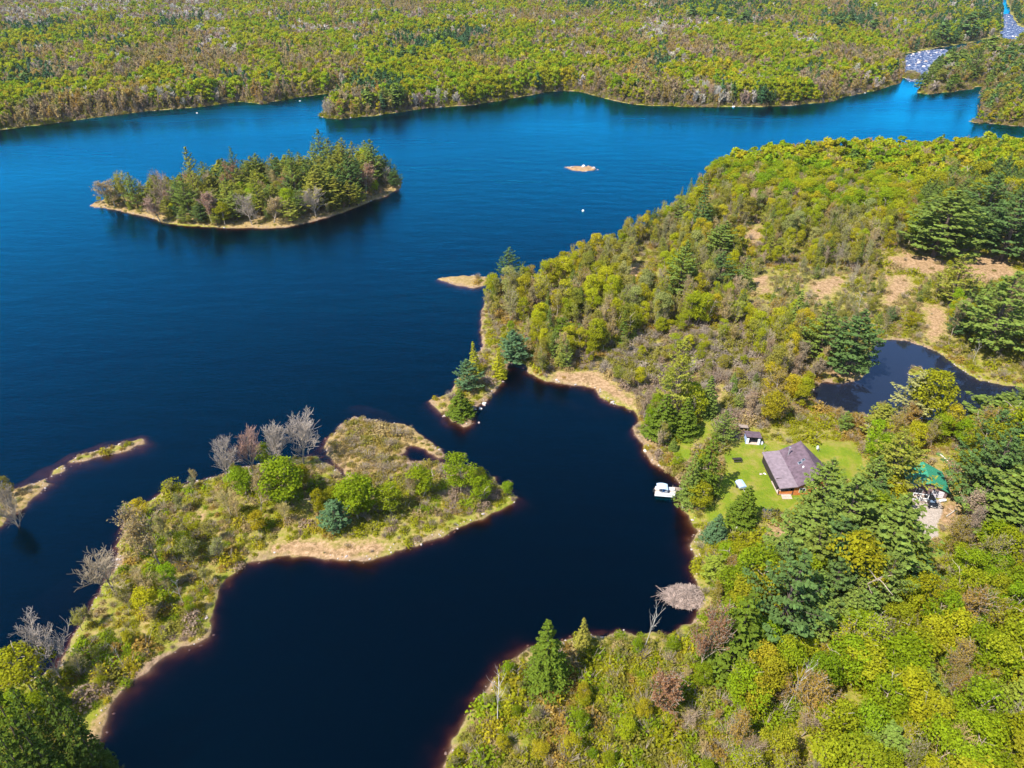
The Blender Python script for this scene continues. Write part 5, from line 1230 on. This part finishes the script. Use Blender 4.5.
# rocks
ROCKS = []
for s in range(5):
    r = np.random.default_rng(900 + s); import bmesh
    bm = bmesh.new(); bmesh.ops.create_icosphere(bm, subdivisions=2, radius=1)
    dd = r.normal(size=(5, 3)); dd /= np.linalg.norm(dd, axis=1, keepdims=True)
    for v in bm.verts:
        p = np.array(v.co); 
        for q in dd:
            t = p.dot(q); 
            if t > .55: p = p - q * (t - .55) * .8
        p = p * (1 + .1 * r.normal()); p[2] *= .68; v.co = p
    me = bpy.data.meshes.new('boulder'); bm.to_mesh(me); bm.free(); me.materials.append((M_rock, M_white_rock, M_rock, M_white_rock, M_rock)[s]); ROCKS.append(me)
def rock(x, y, z, s, lab, grp, i):
    o = link('boulder', ROCKS[i % 5], loc=(x, y, z), rot=(0, 0, rng.uniform(0, 6.28)), label=lab, cat='boulder', group=grp)
    o.scale = (s * rng.uniform(.8, 1.4), s * rng.uniform(.7, 1.1), s * rng.uniform(.7, 1.1)); return o
for px, py, s, lab in ((484, 403.5, .85, 'pale boulder at the cove side of the rocky point, higher of the pair'), (480.5, 408, .8, 'pinkish pale boulder at the cove side of the rocky point, lower of the pair'), (479, 422, .55, 'white boulder alone in the water off the rocky point'),
                       (444, 415.5, .55, 'white boulder on the lake side of the rocky point'), (645, 451, .7, 'white boulder at the waterline of the cove below the sandy patch'), (648, 447, .5, 'small pale boulder above the white one at the cove waterline'),
                       (760, 477, .45, 'pinkish stone beside the wall of the purple-roofed house'), (764, 476.5, .35, 'small pale stone beside the wall of the purple-roofed house'), (736, 530, .6, 'grey boulder on the lower lawn'),
                       (671, 431, .5, 'grey boulder in the grass under the dark bushy spruce'), (594, 169, 1.3, 'light boulder at the end of the rock islet'), (583, 167.5, 1.5, 'brown boulder in the middle of the rock islet'), (572, 168, 1.2, 'flat boulder at the start of the rock islet'),
                       (734, 107, 1.3, 'white boulder on the far shore bluff'), (197, 113, 1.0, 'pale boulder in the shallows of the far shore'), (300, 101, 1.1, 'pale boulder by the far inlet mouth')):
    x, y = unproj(px, py); z = float(ground_z(np.array([x]), np.array([y]))[0]); i = hash(lab) % 5 if False else int(px) % 5
    rock(float(x), float(y), max(z, -.25) + .05, s, lab, 'single boulders on the shores', 1 if 'white' in lab or 'pale' in lab else i)
e = link('mooring_buoy', None, label='small white mooring buoy floating off the wooded mainland shore', cat='buoy')
bx_, by_ = unproj(583, 211.5); e.location = (float(bx_), float(by_), 0)
g = Geo(); 
for k in range(6):
    a0, a1 = -math.pi / 2 + math.pi * k / 6, -math.pi / 2 + math.pi * (k + 1) / 6
    g.tube((0, 0, .35 + .6 * math.sin(a0)), (0, 0, .35 + .6 * math.sin(a1)), max(.6 * math.cos(a0), .01), max(.6 * math.cos(a1), .01), n=14, cap=False)
g.build('float', M_white, e); g = Geo(); g.tube((0, 0, .9), (0, 0, 1.15), .08); g.build('mooring_eye', M_grey, e)
# the pond lies a little above the lake, calm and pale
def pond():
    m = bpy.data.materials.new('pond_water'); m.use_nodes = True; n = m.node_tree; n.nodes.clear(); L = n.links.new
    fr = n.nodes.new('ShaderNodeFresnel'); fr.inputs['IOR'].default_value = 1.33
    t = n.nodes.new('ShaderNodeTexNoise'); t.inputs['Scale'].default_value = 1.3; g_ = n.nodes.new('ShaderNodeNewGeometry'); L(g_.outputs['Position'], t.inputs['Vector'])
    bp = n.nodes.new('ShaderNodeBump'); bp.inputs['Strength'].default_value = .08; bp.inputs['Distance'].default_value = .1; L(t.outputs['Fac'], bp.inputs['Height'])
    gl = n.nodes.new('ShaderNodeBsdfGlossy'); gl.inputs['Roughness'].default_value = .06; gl.inputs['Color'].default_value = (.60, .78, 1.0, 1); L(bp.outputs[0], gl.inputs['Normal']); L(bp.outputs[0], fr.inputs['Normal'])
    d = n.nodes.new('ShaderNodeBsdfDiffuse'); d.inputs[0].default_value = (.014, .019, .034, 1); tr = n.nodes.new('ShaderNodeBsdfTransparent')
    a = n.nodes.new('ShaderNodeMixShader'); a.inputs[0].default_value = .55; L(tr.outputs[0], a.inputs[1]); L(d.outputs[0], a.inputs[2])
    k = n.nodes.new('ShaderNodeMath'); k.operation = 'MULTIPLY'; k.inputs[1].default_value = 1.6; k.use_clamp = True; L(fr.outputs[0], k.inputs[0])
    b = n.nodes.new('ShaderNodeMixShader'); L(k.outputs[0], b.inputs[0]); L(a.outputs[0], b.inputs[1]); L(gl.outputs[0], b.inputs[2]); o = n.nodes.new('ShaderNodeOutputMaterial'); L(b.outputs[0], o.inputs[0])
    P = WW[0]; c = P.mean(0); Q = c + (P - c) * 1.12; g = Geo(); g.poly([(x, y, .03) for x, y in Q]); g.build('pond_water', m, kind='structure')
pond()
# boulders in the rapids and along shores
RP = wpoly([(903,74),(906,56),(925,51),(945,49),(950,56),(940,64),(930,70),(924,80),(910,82)])
RP2 = wpoly([(1001,36),(1003,24),(1000,14),(1010,14),(1016,25),(1040,33),(1040,42),(1005,42)])
k = 0
for P, n, wd in ((RP, 110, 'in the white rapids at the river mouth'), (RP2, 30, 'in the white water upstream of the rapids')):
    lo, hi = P.min(0), P.max(0); m = 0
    while m < n:
        x, y = rng.uniform(lo[0], hi[0]), rng.uniform(lo[1], hi[1])
        if not inside(P, np.array([x]), np.array([y]))[0]: continue
        s = rng.lognormal(-.1, .45); rock(x, y, .1 + s * .1, s, 'pale boulder ' + wd, 'boulders ' + wd, k); k += 1; m += 1
# shoreline stones: many small, one mass
def stones():
    rows = []
    for sp_, y0, y1 in ((.9, 20, 260), (1.4, 260, 480), (2.6, 480, 720)):
        x, y = grid(sp_, -y1, y1, y0, y1); px, py = proj(x, y); k = (px > -10) & (px < 1034) & (py < 790); x, y, px, py = x[k], y[k], px[k], py[k]
        d = shore(x, y); k = (d > -.9) & (d < 1.3); x, y, d = x[k], y[k], d[k]; n = fbm(x / 14, y / 14, 301); u = rng.random(len(x)); z = ground_z(x, y, d)
        for i in range(len(x)):
            if u[i] > .55 * max(0, n[i] * 2.2 - .6): continue
            s = rng.lognormal(-1.75 + (sp_ > 1) * .2 + (sp_ > 2) * .45, .45); rows.append((x[i], y[i], z[i], s * rng.uniform(.8, 1.5), s, s, rng.uniform(0, 6.28), 1, 1, 1, rng.choice((0, 2, 4))))
    o = mass('shore_stones', 'small pale stones strewn along the water line', 'stones', rows, ROCKS); print('STONES', len(rows))
stones()
def foam():
    m = bpy.data.materials.new('whitewater'); m.use_nodes = True; n = m.node_tree; b = n.nodes['Principled BSDF']; b.inputs['Base Color'].default_value = (.55, .58, .62, 1); b.inputs['Roughness'].default_value = .6
    g = n.nodes.new('ShaderNodeNewGeometry'); t = n.nodes.new('ShaderNodeTexNoise'); t.inputs['Scale'].default_value = .28; t.inputs['Detail'].default_value = 7; t.inputs['Roughness'].default_value = .75
    n.links.new(g.outputs['Position'], t.inputs['Vector']); r = n.nodes.new('ShaderNodeMapRange'); r.inputs[1].default_value = .54; r.inputs[2].default_value = .62; n.links.new(t.outputs['Fac'], r.inputs[0]); mx = n.nodes.new('ShaderNodeMix'); mx.data_type = 'RGBA'; mx.inputs[6].default_value = (.02, .04, .11, 1); mx.inputs[7].default_value = (.62, .66, .72, 1); n.links.new(r.outputs[0], mx.inputs[0]); n.links.new(mx.outputs[2], b.inputs['Base Color']); b.inputs['Specular IOR Level'].default_value = .25
    for P in (RP, RP2):
        lo, hi = P.min(0), P.max(0); gx, gy = np.meshgrid(np.arange(lo[0], hi[0], 1.2), np.arange(lo[1], hi[1], 1.2)); s = gx.shape; x, y = gx.ravel(), gy.ravel()
        z = .05 + .5 * fbm(x / 3, y / 3, 401); sd_ = sdist(P, x, y); z = np.where(sd_ > 0, z, .01); i = (np.arange(s[0] - 1)[:, None] * s[1] + np.arange(s[1] - 1)).ravel(); i = i[sd_[i] > -2]
        me = mesh('rapids_water', np.stack([x, y, z], 1), np.stack([i, i + 1, i + s[1] + 1, i + s[1]], 1), (m,), True); link('rapids_water', me, kind='structure')
foam()
def sticks():
    cx, cy = unproj(686, 597); r = np.random.default_rng(77); S = []
    for k in range(900):
        a = r.uniform(0, 6.28); q = r.random() ** .6; x, y = q * 5.0 * math.cos(a), q * 3.4 * math.sin(a); z = 1.5 * (1 - q ** 1.6) * r.uniform(.7, 1.1)
        b = r.uniform(0, 6.28); l = r.uniform(.6, 1.7); dz = r.normal(0, .18); S.append([x - l * math.cos(b) / 2, y - l * math.sin(b) / 2, max(z - dz, -.2), x + l * math.cos(b) / 2, y + l * math.sin(b) / 2, z + dz, .06, .035])
    for k in range(26):
        a = math.pi + r.normal(0, .35); S.append([-3.5, r.normal(0, .9), .4, -3.5 + 4.2 * math.cos(a) * r.uniform(.5, 1), 4 * math.sin(a), r.uniform(.1, 1.1), .06, .03])
    V, Fc = tubes(S, 4); e = empty('stick_pile', (float(cx), float(cy), 0), 0, 'big mound of bleached sticks like a beaver lodge at the cove bank', 'stick pile')
    link('sticks', mesh('sticks', V, Fc, (M_stick,)), e)
    n = 20; V = []; Fc = []
    for i in range(7):
        q = i / 6
        for k in range(n): a = 6.283 * k / n; V.append((4.7 * q * math.cos(a) * (1 + .08 * math.sin(3 * a)), 3.2 * q * math.sin(a), 1.3 * (1 - q ** 1.7) - .15))
    for i in range(6):
        for k in range(n): Fc.append([i * n + k, (i + 1) * n + k, (i + 1) * n + (k + 1) % n, i * n + (k + 1) % n])
    link('mud_core', mesh('mud_core', V, Fc, (mat('dried_mud', (.22, .16, .13), .95, noise=.4, scale=2),), True), e)
sticks()
def log(px0, py0, px1, py1, r_, lab):
    a = at(px0, py0); b = at(px1, py1); e = empty('fallen_log', a, 0, lab, 'log', 'fallen logs'); v = b - a; g = Geo(); g.tube((0, 0, .25), tuple(v + Vector((0, 0, .3))), r_, r_ * .5, n=7); g.build('stem', M_dead, e)
    g = Geo(); m = v * .6
    for s in (-1, 1): g.tube(tuple(m + Vector((0, 0, .3))), tuple(m + Vector((s * .9, .8, .9))), r_ * .4, .03, n=5)
    g.build('branch', M_dead, e)
log(940, 455, 952, 466, .22, 'pale fallen log slanting through brush behind the green-roofed cabin')
log(946, 517, 957, 510, .14, 'thin pale log lying on the dirt east of the gravel drive')
log(300, 441, 308, 447, .12, 'dead log lying across the reedy channel mouth')
